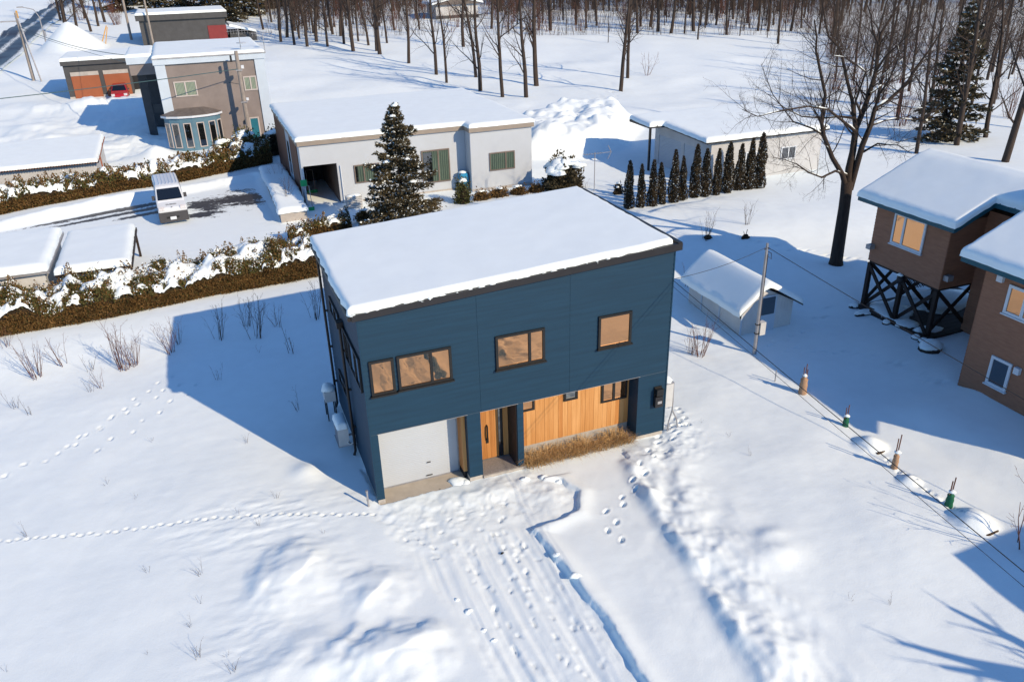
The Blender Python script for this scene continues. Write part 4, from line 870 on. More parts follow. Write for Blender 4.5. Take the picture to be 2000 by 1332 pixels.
bld('pillar', K['grey_wall'], Tn, (-7.2,-6.55,58.6,59.2,.3,6.5), (-7.0,-5.6,62.6,63.2,.3,6.5)); bld('pillar_base', K['grey_wall'], Tn, (-7.6,-6.2,58.2,59.6,.3,.85)); bld('terrace_beam', K['grey_wall'], Tn, (-7.1,-5.42,58.7,59.1,3.1,3.8))
cwin(Tn, 1, y0-.01, -4.36,-2.62,5.05,6.27,'window_trim','curtain_green',.1,(-3.5,)); cwin(Tn, 1, y0-.01, 1.1,2.16,5.15,6.3,'window_trim','curtain_green',.1,(1.65,))
bd = bld('back_door', K['teal_door'], Tn, (1.15,1.75,y0-.03,y0-.005,.9,2.85)); bld('door_trim', K['window_trim'], bd, (1.05,1.148,y0-.06,y0-.005,.8,2.95), (1.752,1.86,y0-.06,y0-.005,.8,2.95), (1.15,1.75,y0-.06,y0-.005,2.852,2.95)); bld('wall_lamp', K['black'], Tn, (.65,.82,y0-.25,y0-.005,2.55,2.8))
# bay: six facets on an arc
cx_, ry_, rx2 = -3.42, 1.25, 2.2; arc = [(cx_-rx2*math.cos(math.pi*k/6*.92+.125), y0-.1-ry_*math.sin(math.pi*k/6*.92+.125)) for k in range(7)]
bay = MB(); bay.prism([(a, b) for a, b in arc]+[(cx_+rx2,y0-.02),(cx_-rx2,y0-.02)], 2, .2, 3.55); bo = bay.build('bay', K['bay_blue'], Tn)
for k in range(6):
    (ax, ay), (bx_, by_) = arc[k], arc[k+1]; d = Vector((bx_-ax, by_-ay, 0)); l = d.length; d.normalize(); n_ = Vector((d.y, -d.x, 0)); A = Vector((ax, ay, 0))
    def fb(u0, u1, w0, w1, z0, z1, M_):
        p = [A+d*u+n_*w for u, w in ((u0,w0),(u1,w0),(u1,w1),(u0,w1))]; M_.add([(q.x,q.y,z0) for q in p]+[(q.x,q.y,z1) for q in p], [(0,3,2,1),(4,5,6,7),(0,1,5,4),(1,2,6,5),(2,3,7,6),(3,0,4,7)])
    u0, u1 = l*.5-.3, l*.5+.3; m = MB()
    fb(u0,u1,.004,.06,1.15,1.22,m); fb(u0,u1,.004,.06,3.08,3.15,m); fb(u0,u0+.07,.004,.06,1.22,3.08,m); fb(u1-.07,u1,.004,.06,1.22,3.08,m); w = m.build('bay_window', K['window_trim'], bo)
    m = MB(); fb(u0+.072,u1-.072,.004,.03,1.222,3.078,m); m.build('pane', K['dark_glass'], w)
m = MB(); o2 = [(cx_+(a-cx_)*1.1, y0+(b-y0)*1.12) for a, b in arc]; apx = (cx_, y0-.02, 4.15)
br = MB(); br.prism(o2+[(cx_+rx2*1.1,y0-.02),(cx_-rx2*1.1,y0-.02)], 2, 3.56, 3.72); br.build('bay_trim', K['white_paint'], bo)
for k in range(6):
    m = MB(); a, b = o2[k], o2[k+1]; ia = (cx_+(a[0]-cx_)*.45, y0-.03, 4.12); ib = (cx_+(b[0]-cx_)*.45, y0-.03, 4.12)
    m.add([(a[0],a[1],3.73),(b[0],b[1],3.73),ib,ia,(a[0],a[1],3.76),(b[0]-.012,b[1],3.76),(ib[0]-.01,ib[1],4.15),(ia[0],ia[1],4.15)], [(4,5,6,7),(0,3,2,1),(0,1,5,4),(1,2,6,5),(2,3,7,6),(3,0,4,7)]); m.build('roof_panel', K['slate'], bo)
for x, yy, lab in ((1.35,53.6,'centre'),(3.3,54.2,'corner')):
    m = MB(); m.tube([(x,yy,7.9),(x,yy,9.4+.6*(x < 2))], .03, 6); mm = m.build('antenna_mast', K['galv'], Tn)
    m = MB(); m.lathe((x+.1,yy-.2,8.8), [(.02,0),(.35,.05),(.42,.10),(.36,.07)], 12); m.build('dish', K['white_paint'], mm, True)
    m = MB(); z = 9.5+.3*(x < 2)
    m.tube([(x-.9,yy,z),(x+.9,yy,z)], .02, 4)
    for k in range(8): m.tube([(x-.8+.22*k,yy,z-.25),(x-.8+.22*k,yy,z+.25)], .012, 4)
    m.build('antenna', K['galv'], mm)
# ------------------------------------------------------------------ twin garage behind, with the red car
Gz = 1.75
Ga = empty('twin_garage', (-12,84,Gz), 'dark grey garage with two rust-red shutters and snowy flat roof', 'garage')
bld('wall', K['grey_wall'], Ga, (-15.45,-9.0,80.6,88,Gz-.5,Gz+3.55)); bld('wall_band', K['grey_wall'], Ga, (-15.6,-8.9,80.35,88.1,Gz+3.552,Gz+4.0)); bld('lintel', K['block'], Ga, (-14.9,-12.15,80.50,80.595,Gz+2.45,Gz+2.85), (-11.7,-9.2,80.50,80.595,Gz+2.45,Gz+2.85)); bld('pier_foot', K['block'], Ga, (-15.46,-14.95,80.50,80.595,Gz-.2,Gz+.35), (-12.14,-11.72,80.50,80.595,Gz-.2,Gz+.35))
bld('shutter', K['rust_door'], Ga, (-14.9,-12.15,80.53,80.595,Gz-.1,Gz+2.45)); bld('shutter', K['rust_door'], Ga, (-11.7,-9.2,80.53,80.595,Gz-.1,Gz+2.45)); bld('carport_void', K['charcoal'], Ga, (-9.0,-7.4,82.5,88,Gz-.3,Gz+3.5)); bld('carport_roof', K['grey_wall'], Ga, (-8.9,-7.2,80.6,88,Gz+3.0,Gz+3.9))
snow_cap('roof_snow', Ga, [(-15.65,-7.2,80.3,88.2)], lambda x, y: Gz+4.0+0*x, .35, .3, .06, .03, 17., step=.8, fine=.2)
def car(name, label, x, y, z, w, l, h, body, glass, spec):
    """hatchback/van seen from the front, facing -y; spec: side profile (t along length 0=front..1, height)"""
    e = empty(name, (x, y+l/2, z), label, 'van' if spec == 'van' else 'car')
    if spec == 'van': prof = [(0,.34),(0,.82),(.02,.95),(.13,1.14),(.29,1.86),(.33,1.92),(.98,1.93),(1,1.75),(1,.34)]
    else: prof = [(0,.3),(0,.62),(.03,.72),(.26,.92),(.46,1.42),(.52,1.48),(.93,1.46),(1,.95),(1,.3)]
    hh = max(p[1] for p in prof); pr = [(y+t*l, z+q*h/hh) for t, q in prof]
    sl = [(-1,.0,.93),(-.93,.02,.985),(-.6,.0,1.0),(.6,.0,1.0),(.93,.02,.985),(1,.0,.93)]
    m = MB(); n = len(pr)
    for u, ins, k in sl:
        for (py, pz) in pr:
            q = (pz-z)/h; tl = 1-(.10 if spec == 'van' else .17)*max(0, q-.5)/.5
            m.v.append((x+u*w/2*tl, y+l/2+(py-y-l/2)*(1 if abs(u) < .95 else .985), z+(pz-z)*(k if q > .9 else 1)))
    for i in range(len(sl)-1):
        for k in range(n): m.f.append((i*n+k, (i+1)*n+k, (i+1)*n+(k+1) % n, i*n+(k+1) % n))
    m.f.append(tuple(range(n))); m.f.append(tuple(reversed(range((len(sl)-1)*n, len(sl)*n))))
    bo = m.build('body', K[body], e)
    bo.modifiers.new('bevel', 'BEVEL').width = .035; bo.modifiers['bevel'].segments = 2; bo.modifiers['bevel'].limit_method = 'ANGLE'
    # windscreen
    if spec == 'van': (ta, qa), (tb, qb) = (.150,1.235), (.262,1.745)
    else: (ta, qa), (tb, qb) = (.27,.94), (.45,1.38)
    k = h/hh; ws = MB(); f0, f1 = .43, .385 if spec == 'van' else .35; nrm = Vector((0, -(qb-qa)*k, (tb-ta)*l)).normalized()*.022
    pts = [(x-f0*w,y+ta*l,z+qa*k),(x+f0*w,y+ta*l,z+qa*k),(x+f1*w,y+tb*l,z+qb*k),(x-f1*w,y+tb*l,z+qb*k)]
    ws.add([(a+nrm.x,b+nrm.y,c+nrm.z) for a, b, c in pts]+pts, [(0,1,2,3),(7,6,5,4),(0,4,5,1),(1,5,6,2),(2,6,7,3),(3,7,4,0)]); ws.build('windscreen', K['van_glass'], e)
    for s in (-1,1):
        gl = ([(.22,1.22),(.31,1.72),(.50,1.76),(.50,1.22)],[(.53,1.22),(.53,1.76),(.74,1.76),(.74,1.22)],[(.77,1.22),(.77,1.76),(.95,1.74),(.96,1.22)]) if spec == 'van' else ([(.38,.95),(.49,1.32),(.66,1.34),(.66,.95)],[(.69,.95),(.69,1.34),(.90,1.3),(.95,.98)])
        for g_2 in gl:
            mm = MB(); qd = []
            for t, q in g_2:
                tl = 1-(.10 if spec == 'van' else .17)*max(0, q/hh-.5)/.5; qd.append((x+s*(w/2*tl+.006), y+t*l, z+q*k))
            mm.add(qd+[(a-s*.03,b,c) for a, b, c in qd], [(0,1,2,3),(7,6,5,4),(0,4,5,1),(1,5,6,2),(2,6,7,3),(3,7,4,0)]); mm.build('side_window', K['van_glass'], e)
        for t in ((.17,.80) if spec == 'van' else (.18,.80)):
            mm = MB(); wx = x+s*(w/2-.09); yy = y+t*l; R_ = .30
            mm.tube([(wx-.1*s,yy,z+R_),(wx+.1*s,yy,z+R_)], R_, 18); wl = mm.build('wheel', K['tyre'], e); mm = MB(); mm.tube([(wx+.09*s,yy,z+R_),(wx+.112*s,yy,z+R_)], R_*.6, 14); mm.build('rim', K['galv'], wl)
        mm = MB(); mm.box(*sorted((x+s*w*.5, x+s*(w*.5+.18))), y+l*(.24 if spec == 'van' else .36), y+l*(.24 if spec == 'van' else .36)+.10, z+(1.18 if spec == 'van' else .95)*k, z+(1.42 if spec == 'van' else 1.1)*k); mm.build('mirror', K['van_grey'], e)
        mm = MB(); zl = .90 if spec == 'van' else .62; xa, xb = sorted((x+s*w*.47, x+s*w*.27)); mm.prism([(y-.02,z+zl*k-.09),(y-.02,z+zl*k+.05),(y+.10,z+zl*k+.13),(y+.12,z+zl*k-.09)], 0, xa, xb); mm.build('headlight', K['lamp_glass'], e)
    if spec == 'van':
        bld('bumper', K['van_grey'], e, (x-w*.5-.01,x+w*.5+.01,y-.09,y+.14,z+.20,z+.80)); bld('air_intake', K['black'], e, (x-.42,x+.30,y-.10,y-.092,z+.42,z+.54)); bld('number_plate', K['white_paint'], e, (x-.22,x+.13,y-.115,y-.101,z+.34,z+.52))
        for i in range(7): bld('roof_rib', K['van_white'], e, (x-w*.37+i*w*.123-.02,x-w*.37+i*w*.123+.02,y+.36*l,y+.96*l,z+h-.01,z+h+.022))
        # lettering on the bonnet, and the maker's badge
        fc = bpy.data.curves.new('lettering', 'FONT'); fc.body = 'DUSKIN'; fc.size = .17; fc.align_x = 'CENTER'; fc.extrude = .002
        to = bpy.data.objects.new('lettering_src', fc); COL.objects.link(to); dg = bpy.context.evaluated_depsgraph_get(); me = bpy.data.meshes.new_from_object(to.evaluated_get(dg)); bpy.data.objects.remove(to)
        lt = mesh_obj('lettering', me, K['ink'], e); sl_ = math.atan2((1.14-.95)*k, .11*l)
        lt.rotation_euler = (sl_, 0, 0); lt.location = Vector((x-.02, y+.06*l, z+(.95+(1.14-.95)*.036/.11)*k+.012))-org(e)
        lt.location.z += .012; lt.location.y -= .012
        m = MB(); zb = z+.985*k; m.tube([(x-.02,y+.015,zb-.03),(x-.02,y+.03,zb-.015)], .05, 12); m.build('badge', K['galv'], e)
    return e
vn = car('white_van', 'white delivery van with dark grey bumper parked in snowy lot', -5.62, 31.95, .5, 1.66, 4.6, 2.18, 'van_white', 'dark_glass', 'van')
vn.rotation_euler = (0,0,math.radians(4)); car('red_car', 'small red hatchback parked before the rust-red garage shutter', -10.35, 77.3, hz(-10.35,79)-.05, 1.66, 3.6, 1.5, 'car_red', 'dark_glass', 'car')
# ------------------------------------------------------------------ dark house at the back
bz = 3.5
D2 = empty('dark_house', (-3,124,bz), 'dark grey flat-roofed house with maroon panel behind the tan house', 'house')
bld('wall', K['grey_wall'], D2, (-8.6,3.6,119,130,bz-1.5,bz+3.6)); bld('maroon_panel', K['maroon'], D2, (.9,3.62,118.9,118.99,bz-.2,bz+2.5)); bld('parapet', K['grey_wall'], D2, (-9,4.0,118.6,130.4,bz+3.602,bz+4.4)); bld('lean_to', K['grey_wall'], D2, (4.05,8,120,128,bz-1,bz+1.2))
snow_cap('roof_snow', D2, [(-9,4.0,118.6,130.4)], lambda x, y: bz+4.4+0*x, .35, .4, .06, .03, 18., step=1., fine=.3); snow_cap('lean_to_snow', D2, [(4.05,8.1,119.8,128)], lambda x, y: bz+1.2+.25*(8-x), .35, .4, .06, .03, 19., step=1., fine=.3)
C2 = empty('forest_cabin', (45,132,4), 'small pale cabin with one window far among the trees', 'cabin'); cz = hz(44.5,130.5)
bld('wall', K['cream_metal'], C2, (40.5,48.5,130,136,cz-.5,cz+2.3)); bld('plinth', K['grey_wall'], C2, (40.4,48.6,129.9,129.99,cz-.5,cz+.45)); m = MB(); m.prism([(39.8,cz+2.3),(44.5,cz+3.4),(49.2,cz+2.3)], 1, 129.4,136.6); m.build('roof', K['slate'], C2); window(C2, 1, 129.9, 45.2,46.6,cz+.95,cz+1.95,'white_paint','dark_glass',.1,.08)
snow_cap('roof_snow', C2, [(39.6,49.4,129.2,136.8)], lambda x, y: cz+2.35+1.1*(1-np.abs(x-44.5)/4.9), .4, .4, .1, .05, 22., step=.7, fine=.3)
# ------------------------------------------------------------------ corrugated shed and flat carports on the left
Cs = empty('corrugated_shed', (-14,47,.5), 'long cream corrugated shed with snowy roof behind the far hedge', 'shed')
bld('wall', K['cream_metal'], Cs, (-24,-10.4,43.6,50.6,.2,2.3)); bld('end_wall', K['cream_metal_y'], Cs, (-10.398,-10.36,43.62,50.58,.2,2.5)); bld('end_post', K['rust_door'], Cs, (-10.36,-10.28,46.7,46.85,.2,2.45)); m = MB(); m.prism([(43.2,2.40),(51.0,2.75),(51.0,2.80),(43.2,2.45)], 0, -24.5,-10.1); m.build('roof', K['rust_door'], Cs)
m = MB()
for k in range(84): x = -24+k*.167; m.tube([(x,43.12,2.44),(x,43.5,2.46)], .05, 6)
m.build('corrugated_edge', K['black_pipe'], Cs)
snow_cap('roof_snow', Cs, [(-24.4,-10.15,43.2,51)], lambda x, y: 2.47+(y-43.2)*.045, .26, .22, .05, .03, 23., step=.6)
def carport(x0, x1, label, zc, sd, post=True):
    e = empty('flat_carport', ((x0+x1)/2,24,.5), label, 'carport', 'flat-roofed carports beside the near hedge')
    bld('roof_frame', K['dark_timber'], e, (x0,x1,20.3,26.6,zc-.16,zc)); snow_cap('roof_snow', e, [(x0-.04,x1-.06,20.22,26.65)], lambda x, y: zc+0*x, .34, .32, .04, .04, sd, step=.4)
    for x, y in ((x0+.12,20.5),(x1-.12,20.5),(x0+.12,26.4),(x1-.12,26.4)): bld('post', K['dark_timber'], e, (x-.06,x+.06,y-.06,y+.06,.3,zc-.16))
    return e
carport(-10.55,-7.2,'open timber carport with flat snowy roof, the right one of the pair',2.1,25.)
e = empty('flat_garage', (-14,24,.5), 'cream-walled flat garage with thick snow, left of the timber carport', 'garage')
bld('wall', K['offwhite'], e, (-19,-11.0,20.6,26.4,.2,2.2)); bld('roof_edge', K['galv'], e, (-19.2,-10.75,20.35,26.65,2.2,2.34)); snow_cap('roof_snow', e, [(-19.2,-10.8,20.3,26.7)], lambda x, y: 2.34+0*x, .38, .36, .05, .05, 26., step=.5)
# ------------------------------------------------------------------ utility poles, lamp, guys
def upole(x, y, h, r, label, bits=()):
    z = hz(x, y); e = empty('utility_pole', (x,y,z), label, 'pole', 'utility poles'); m = MB(); m.tube([(x,y,z-.3),(x,y,z+h)], [r,r*.72], 10); m.build('shaft', K['pole_concrete'], e)
    for nm, mt, b in bits: bld(nm, K[mt], e, *[(x+q[0],x+q[1],y+q[2],y+q[3],z+q[4],z+q[5]) for q in b])
    return e
upole(.8,51.4,7.7,.21,'concrete utility pole in front of the tan house',[('clamp','galv',[(-.26,.26,-.24,.24,3.7,3.8),(-.26,.26,-.24,.24,6.2,6.3)]),('insulator','white_paint',[(.2,.42,-.1,.1,6.35,6.6),(.2,.4,-.1,.1,3.85,4.05)]),('drop_box','black',[(-.55,-.4,-.1,.1,6.9,7.4)])])
upole(-20.6,94.5,7.6,.2,'leaning twin utility pole beside the road',[('crossarm','galv',[(-2.9,.1,-.06,.06,6.6,6.75)]),('transformer','black',[(-2.9,-2.2,-.2,.2,6.1,6.6)]),('marker','yellow',[(.05,.22,-.06,.06,7.0,7.8)])])
m = MB(); z = hz(-19.9,93.5); m.tube([(-19.6,93.0,z),(-20.5,94.4,z+7)], .09, 6); tag(m.build('brace_pole', K['galv'], None, loc=(-19.6,93.0,z)), 'thin strut leaning on the roadside utility pole', 'pole')
z = hz(-22.3,125); e = empty('street_lamp', (-22.3,125,z), 'curved grey street lamp over the snowy road', 'street lamp'); m = MB(); m.tube([(-22.3,125,z-.2),(-22.3,125,z+4.2),(-22.8,125,z+5.2),(-24.2,125,z+5.6)], [.11,.08,.07,.06], 8); m.build('shaft', K['galv'], e); bld('lamp_head', K['galv'], e, (-24.9,-24.1,124.85,125.15,z+5.5,z+5.68)); bld('control_box', K['galv'], e, (-22.2,-22.0,124.8,125.1,z+1.4,z+2.2))
upole(-10.5,126.5,12,.2,'tall thin pole left of the dark house, running out of frame'); upole(-7.2,119-1.2,9.5,.16,'thin steel mast against the dark house front')
z = hz(-13.7,123); m = MB(); m.tube([(-14.6,122.4,z),(-13.4,123.2,z+2.6)], .07, 6); m.tube([(-14.0,121.9,z),(-13.3,123.0,z+2.4)], .06, 6); tag(m.build('guy_guard', K['yellow'], None, loc=(-14.2,122.4,z)), 'yellow guy-wire guards beside the plough heap', 'guard')
cable((.75,51.3,7.1), (-62,24.5,9.8), 1.0, .03, 'cable_teal', 'teal cable sagging from the tan-house pole across the left snowfield')
cable((.75,51.35,5.9), (-20.6,94.4,8.2), .6, .02, 'cable_teal', 'thin cable from tan-house pole to the roadside pole')
cable((-20.6,94.5,8.6), (-7.72,60,7.85), .5, .03, 'cable_teal', 'pale teal cable in front of the grey garage')
# ------------------------------------------------------------------ vegetation
def limb(mb, R, p, d, L, r, lv, spec, snow=None):
    """one branch and its children; spec: dict of per-level settings"""
    p = Vector(p); d = Vector(d).normalized(); n = max(3, int(L/spec['seg'][lv])); pts = [p.copy()]; q = p.copy(); dd = d.copy()
    for i in range(n):
        dd = (dd+Vector((R.gauss(0,1),R.gauss(0,1),R.gauss(0,1)))*spec['wob'][lv]+Vector((0,0,spec['up'][lv]))).normalized(); q = q+dd*(L/n); pts.append(q.copy())
    tip = spec['tip'][lv]; mb.tube(pts, [r*(1-(1-tip)*i/n) for i in range(n+1)], spec['sides'][lv], False)
    if snow is not None and lv in (1,2) and r > .03:
        for i in range(n):
            a, b = pts[i], pts[i+1]; fl = abs((b-a).normalized().z)
            if fl < .72 and R.random() < spec.get('snow', .4):
                rr = r*(1-(1-tip)*i/n); u = Vector((0,0,rr*.62)); snow.tube([a+u, (a+b)/2+u*1.35, b+u], [rr*.55,rr*.8,rr*.5], 5, True)
    if lv+1 >= len(spec['n']): return
    k = spec['n'][lv+1]; k = k if isinstance(k, int) else R.randint(*k)
    for j in range(k):
        t = spec['from'][lv+1]+(1-spec['from'][lv+1])*(j+R.random())/k; i = min(n-1, int(t*n)); a = pts[i].lerp(pts[i+1], t*n-i)
        ax = (pts[i+1]-pts[i]).normalized(); sd = ax.cross(Vector((R.gauss(0,1),R.gauss(0,1),R.gauss(0,.6)))).normalized(); an = math.radians(R.uniform(*spec['ang'][lv+1]))
        limb(mb, R, a, ax*math.cos(an)+sd*math.sin(an), L*R.uniform(*spec['len'][lv+1])*(1.1-.55*t), max(.004, r*(1-(1-tip)*t)*spec['rad'][lv+1]), lv+1, spec, snow)
FOREST = dict(n=[1,(14,19),(5,7),(3,5)], seg=[1.6,.8,.5,.5], wob=[.035,.10,.14,.16], up=[.02,.06,.06,.05], tip=[.35,.2,.2,.3], sides=[7,4,3,3], len=[1,(.22,.42),(.35,.6),(.35,.6)], rad=[1,.38,.5,.5], ang=[(0,0),(28,65),(25,60),(25,60)])
FOREST['from'] = [0,.20,.2,.2]
protos = []
for k in range(6):
    R = random.Random(40+k); mb = MB(); h = R.uniform(14,18)
    limb(mb, R, (0,0,-.4), (R.gauss(0,.06),R.gauss(0,.06),1), h, R.uniform(.24,.30), 0, FOREST); tr = mb
    root = empty('bare_tree', (0,0,0), 'x', 'tree'); tr.build('trunk', K['bark_far'], root, True)
    protos.append(root)
def rayT(u, v):
    d = _f+_r*(u-1000)/1560+_u*(666-v)/1560; lo, hi = 1., 600.
    for _ in range(50):
        m_ = (lo+hi)/2; q = CAM+m_*d
        if q[2] > float(T(q[0], q[1]))+.1: lo = m_
        else: hi = m_
    q = CAM+lo*d; return float(q[0]), float(q[1])
USED = set()
def forest_tree(u, v, sc, label, k=None, group='bare trees of the wood', lean=0.):
    x, y = rayT(u, v); return place_tree(x, y, sc, label, k, group)
def place_tree(x, y, sc, label, k=None, group='bare trees of the wood'):
    k = rnd.randrange(6) if k is None else k; s = sc*rnd.uniform(.9,1.1); th = rnd.uniform(.7,1.25)
    if k not in USED: o = protos[k]; USED.add(k); o.location = (x,y,hz(x,y)-.05); o.rotation_euler = (0,0,rnd.uniform(0,6.28)); o.scale = (s*th,s*th,s)
    else: o = copy_tree(protos[k], None, (x,y,hz(x,y)-.05), rnd.uniform(0,6.28), (s*th,s*th,s))
    tag(o, label, 'tree', group); return o
near = [((1212,177),'tall bare tree left of a close pair at the clearing edge'),((1226,152),'right-hand bare tree of the close pair at the clearing edge'),((1028,192),'bare forked tree nearest the white house roof corner'),((982,191),'straight bare tree just left of the forked one by the white roof'),((1048,166),'dark slender bare tree right of the forked one'),
 ((872,161),'thick bare tree in front of the wood above the white roof'),((852,146),'thinner bare tree close behind the thick one'),((938,178),'slim bare tree rising from behind the white roof'),((930,150),'bare tree behind the slim one above the white roof'),((798,123),'bare tree left of the thick one in the tree shadows'),((742,106),'leaning bare tree in the middle of the tree shadows'),((735,98),'second leaning bare tree beside the middle one')]
for (u, v), lb in near: forest_tree(u, v, .92, lb)
FL = 'one of the many bare brown trees of the far wood'
for u, v in [(640,92),(618,84),(690,98),(720,88),(756,84),(672,88),(600,92),(575,88),(548,80),(700,82),(665,70),(650,66),(640,52),(612,64),(600,58),(585,76),(575,60),(560,72),(545,60),(515,60),(770,60),(690,46),(820,60),(905,92),(960,58),(1075,62),(1125,48),(1145,54),(1165,40),(1100,40),(1245,66),(1252,52),(1270,53),(1285,62),(1310,66),(1337,67),(1355,62),(1378,50),(1398,50),(1420,70),(1432,40),(1480,62),(1500,62),(1520,84),(1460,45),(1545,60),(1565,55),(1600,66),(1630,70),(1640,50),(1345,30),(1390,26),(1300,30),(1410,20),(1450,20),(1500,30),(1540,28),(1240,25),(1190,22),(1060,24),(980,22),(740,40),(680,30),(620,36),(560,30),(530,44),
             (135,70),(150,56),(128,52),(178,62),(192,52),(118,40),(165,36),(205,45)]:
    forest_tree(u, v, rnd.uniform(.75,1.1), FL)
for k in range(172):
    u = rnd.uniform(420,2100); v = rnd.uniform(1,24)
    if 840 < u < 960 and v > 14: continue
    forest_tree(u, v, rnd.uniform(.75,1.1), FL)
for k in range(44):
    u = rnd.uniform(1620,2150); v = rnd.uniform(26,160); forest_tree(u, v, rnd.uniform(.4,.85), 'one of the slender bare trees in the thicket on the upper right', group='thicket trees at upper right')
for u, v, s, lb in [(1790,300,.75,'bare tree with slim trunk rising behind brown house roof peak'),(1868,285,.95,'heavy bare tree leaning right above the brown house roof'),(1962,318,.85,'bare tree at the right edge above the brown house roof'),(1838,268,.7,'twin-stemmed bare tree left of the heavy leaning one'),(1925,270,.7,'bare tree between the leaning one and the right edge'),(1985,250,.8,'bare tree touching the right edge of the picture'),(1712,205,.7,'bare tree just right of the big tree crown'),(1752,232,.6,'slim bare tree between big tree and brown roof peak'),(1812,238,.65,'bare tree directly left of the dark spruce'),(1893,222,.7,'bare tree directly right of the dark spruce'),(1940,205,.75,'bare tree up the slope from the right edge'),(1775,180,.6,'bare tree behind and left of the dark spruce')]:
    forest_tree(u, v, s, lb, group='bare trees behind the brown house')
for k in range(150):
    u = rnd.uniform(560,1660); v = rnd.triangular(10,85,22)
    if 840 < u < 960: continue
    o = forest_tree(u, v, rnd.uniform(.3,.55), 'one of the thin saplings between the trunks of the wood', group='thin saplings of the wood'); o['category'] = 'sapling'; o.name = 'sapling'
# undergrowth twigs in the far wood: prototypes of thin bare shrubs
def shrub_proto(seed, n, h, spread, mt, side=3, r=.011):
    R = random.Random(seed); mb = MB(); sp = dict(n=[1,side,2], seg=[h/5,h/8,h/10], wob=[.07,.10,.12], up=[.03,.05,.04], tip=[.3,.3,.4], sides=[4,3,3], len=[1,(.25,.5),(.3,.5)], rad=[1,.55,.6], ang=[(0,0),(22,45),(25,50)])
    sp['from'] = [0,.3,.3]
    for k in range(n):
        a = R.uniform(0,6.28); t = R.uniform(.15,1)*spread
        limb(mb, R, (.10*math.cos(a)*R.random()*2,.10*math.sin(a)*R.random()*2,-.12), (t*math.cos(a),t*math.sin(a),1), h*R.uniform(.55,1.05), r*R.uniform(.7,1.2), 0, sp)
    o = mb.build('bare_shrub', K[mt], None, True); return o
SP = [shrub_proto(1,9,1.5,.45,'twig'), shrub_proto(2,6,1.3,.6,'twig_red'), shrub_proto(3,13,1.7,.4,'twig_red'), shrub_proto(4,4,1.1,.6,'twig',2), shrub_proto(5,16,1.6,.38,'twig_red',2), shrub_proto(6,3,.8,.7,'twig',2,.007)]
SU = set()
def shrub(k, x, y, sc, label, group=None, rz=None, z=None, cat='shrub'):
    z = hz(x, y) if z is None else z
    if k in SU: o = SP[k].copy(); COL.objects.link(o)
    else: o = SP[k]; SU.add(k)
    o.location = (x,y,z); o.rotation_euler = (0,0,rnd.uniform(0,6.28) if rz is None else rz); o.scale = (sc,sc,sc); tag(o, label, cat, group); return o
gs = 'bare shrubs on the bank below the near hedge'
for k, u, v, s, lb in [(1,10,680,.8,'bare shrub at the far left edge of the snowy bank'),(4,72,738,1.1,'reddish shrub second from the left on the bank'),(1,125,712,1.1,'thin red shrub third from the left on the bank'),(3,175,725,.9,'sparse twigs right of the third bank shrub'),(2,240,722,1.45,'widest reddish shrub on the sunny part of the bank'),(4,262,714,1.0,'red shrub beside the widest one, nearer the shadow'),(1,200,760,.7,'low twigs below the widest bank shrub'),(2,335,690,1.0,'red shrub right at the edge of the house shadow'),(0,350,670,.8,'dark shrub just inside the house shadow edge'),(0,430,662,1.2,'dark shrub third from the house inside its shadow'),(0,500,660,1.45,'tallest dark shrub inside the house shadow'),(0,480,640,1.0,'dark shrub left behind the tallest shaded one'),(3,572,688,1.4,'thin dark shrub closest to the house wall in shadow'),(0,618,622,1.35,'dark shrub touching the navy house back corner'),(1,545,640,.9,'small shaded shrub between tallest shrub and house'),(3,30,800,.9,'small twigs at the lower left end of the bank'),(3,60,812,.7,'short twigs below the bank at left'),(3,180,770,.7,'two thin twigs under the bank')]:
    x, y = rayT(u, v); shrub(k, x, y, s, lb, gs)
gw = 'dry weed stalks in the front snow'
for i, (u, v, s) in enumerate([(208,948,.55),(428,748,.8),(505,690,.7),(585,800,.9),(298,865,.5),(480,868,.45),(265,975,.4),(540,975,.4),(465,1005,.4),(55,1050,.5),(290,1120,.6),(395,1125,.5),(390,1180,.5),(375,1225,.35),(290,1282,.3),(385,1290,.6),(445,1285,.4),(455,1318,.5),(12,1315,.4),(505,1030,.35),(632,1042,.4),(1305,838,.5),(1425,850,.5),(1465,890,.35),(1660,1172,.45),(1740,1180,.35),(1370,822,.3)]):
    x, y = rayT(u, v); shrub((5,3)[i % 2], x, y, s, 'dry weed stalk poking through the front snow', gw, cat='weed')
for k, u, v, s, lb in [(4,1368,692,1.15,'red-stemmed shrub in sunlit snow left of the service pole'),(2,1350,690,.7,'smaller red shrub beside the navy house corner'),(0,1380,470,1.2,'bare sapling clump above the shed in shadow'),(3,1345,560,1.5,'thin bare stems behind the shed'),(0,1460,440,1.0,'small bare sapling in the sun above the shed'),(1,1995,1070,1.9,'thin bare sapling at the right edge near the last hummock'),(0,560,410,1.5,'bare shrub growing from the snowy planter'),(1,545,360,1.3,'upright bare shrub behind the planter shrub'),(0,522,300,1.2,'bare shrub at the tan house right corner'),(1,1262,148,2.2,'wide bare bush right of the close tree pair'),(0,1140,385,.8,'bare twigs before the snow-laden bush')]:
    x, y = rayT(u, v); shrub(k, x, y, s, lb)
for i in range(270):
    u = rnd.uniform(100,2000); v = rnd.triangular(8,80,14) if u < 1600 else rnd.uniform(12,250)
    if 240 < u < 560 and v > 18: continue
    if u < 240 and v > 60: continue
    x, y = rayT(u, v); shrub(rnd.choice((0,1,2)), x, y, rnd.uniform(1.4,3.6), 'one of the twiggy bushes in the undergrowth of the wood', 'undergrowth bushes')
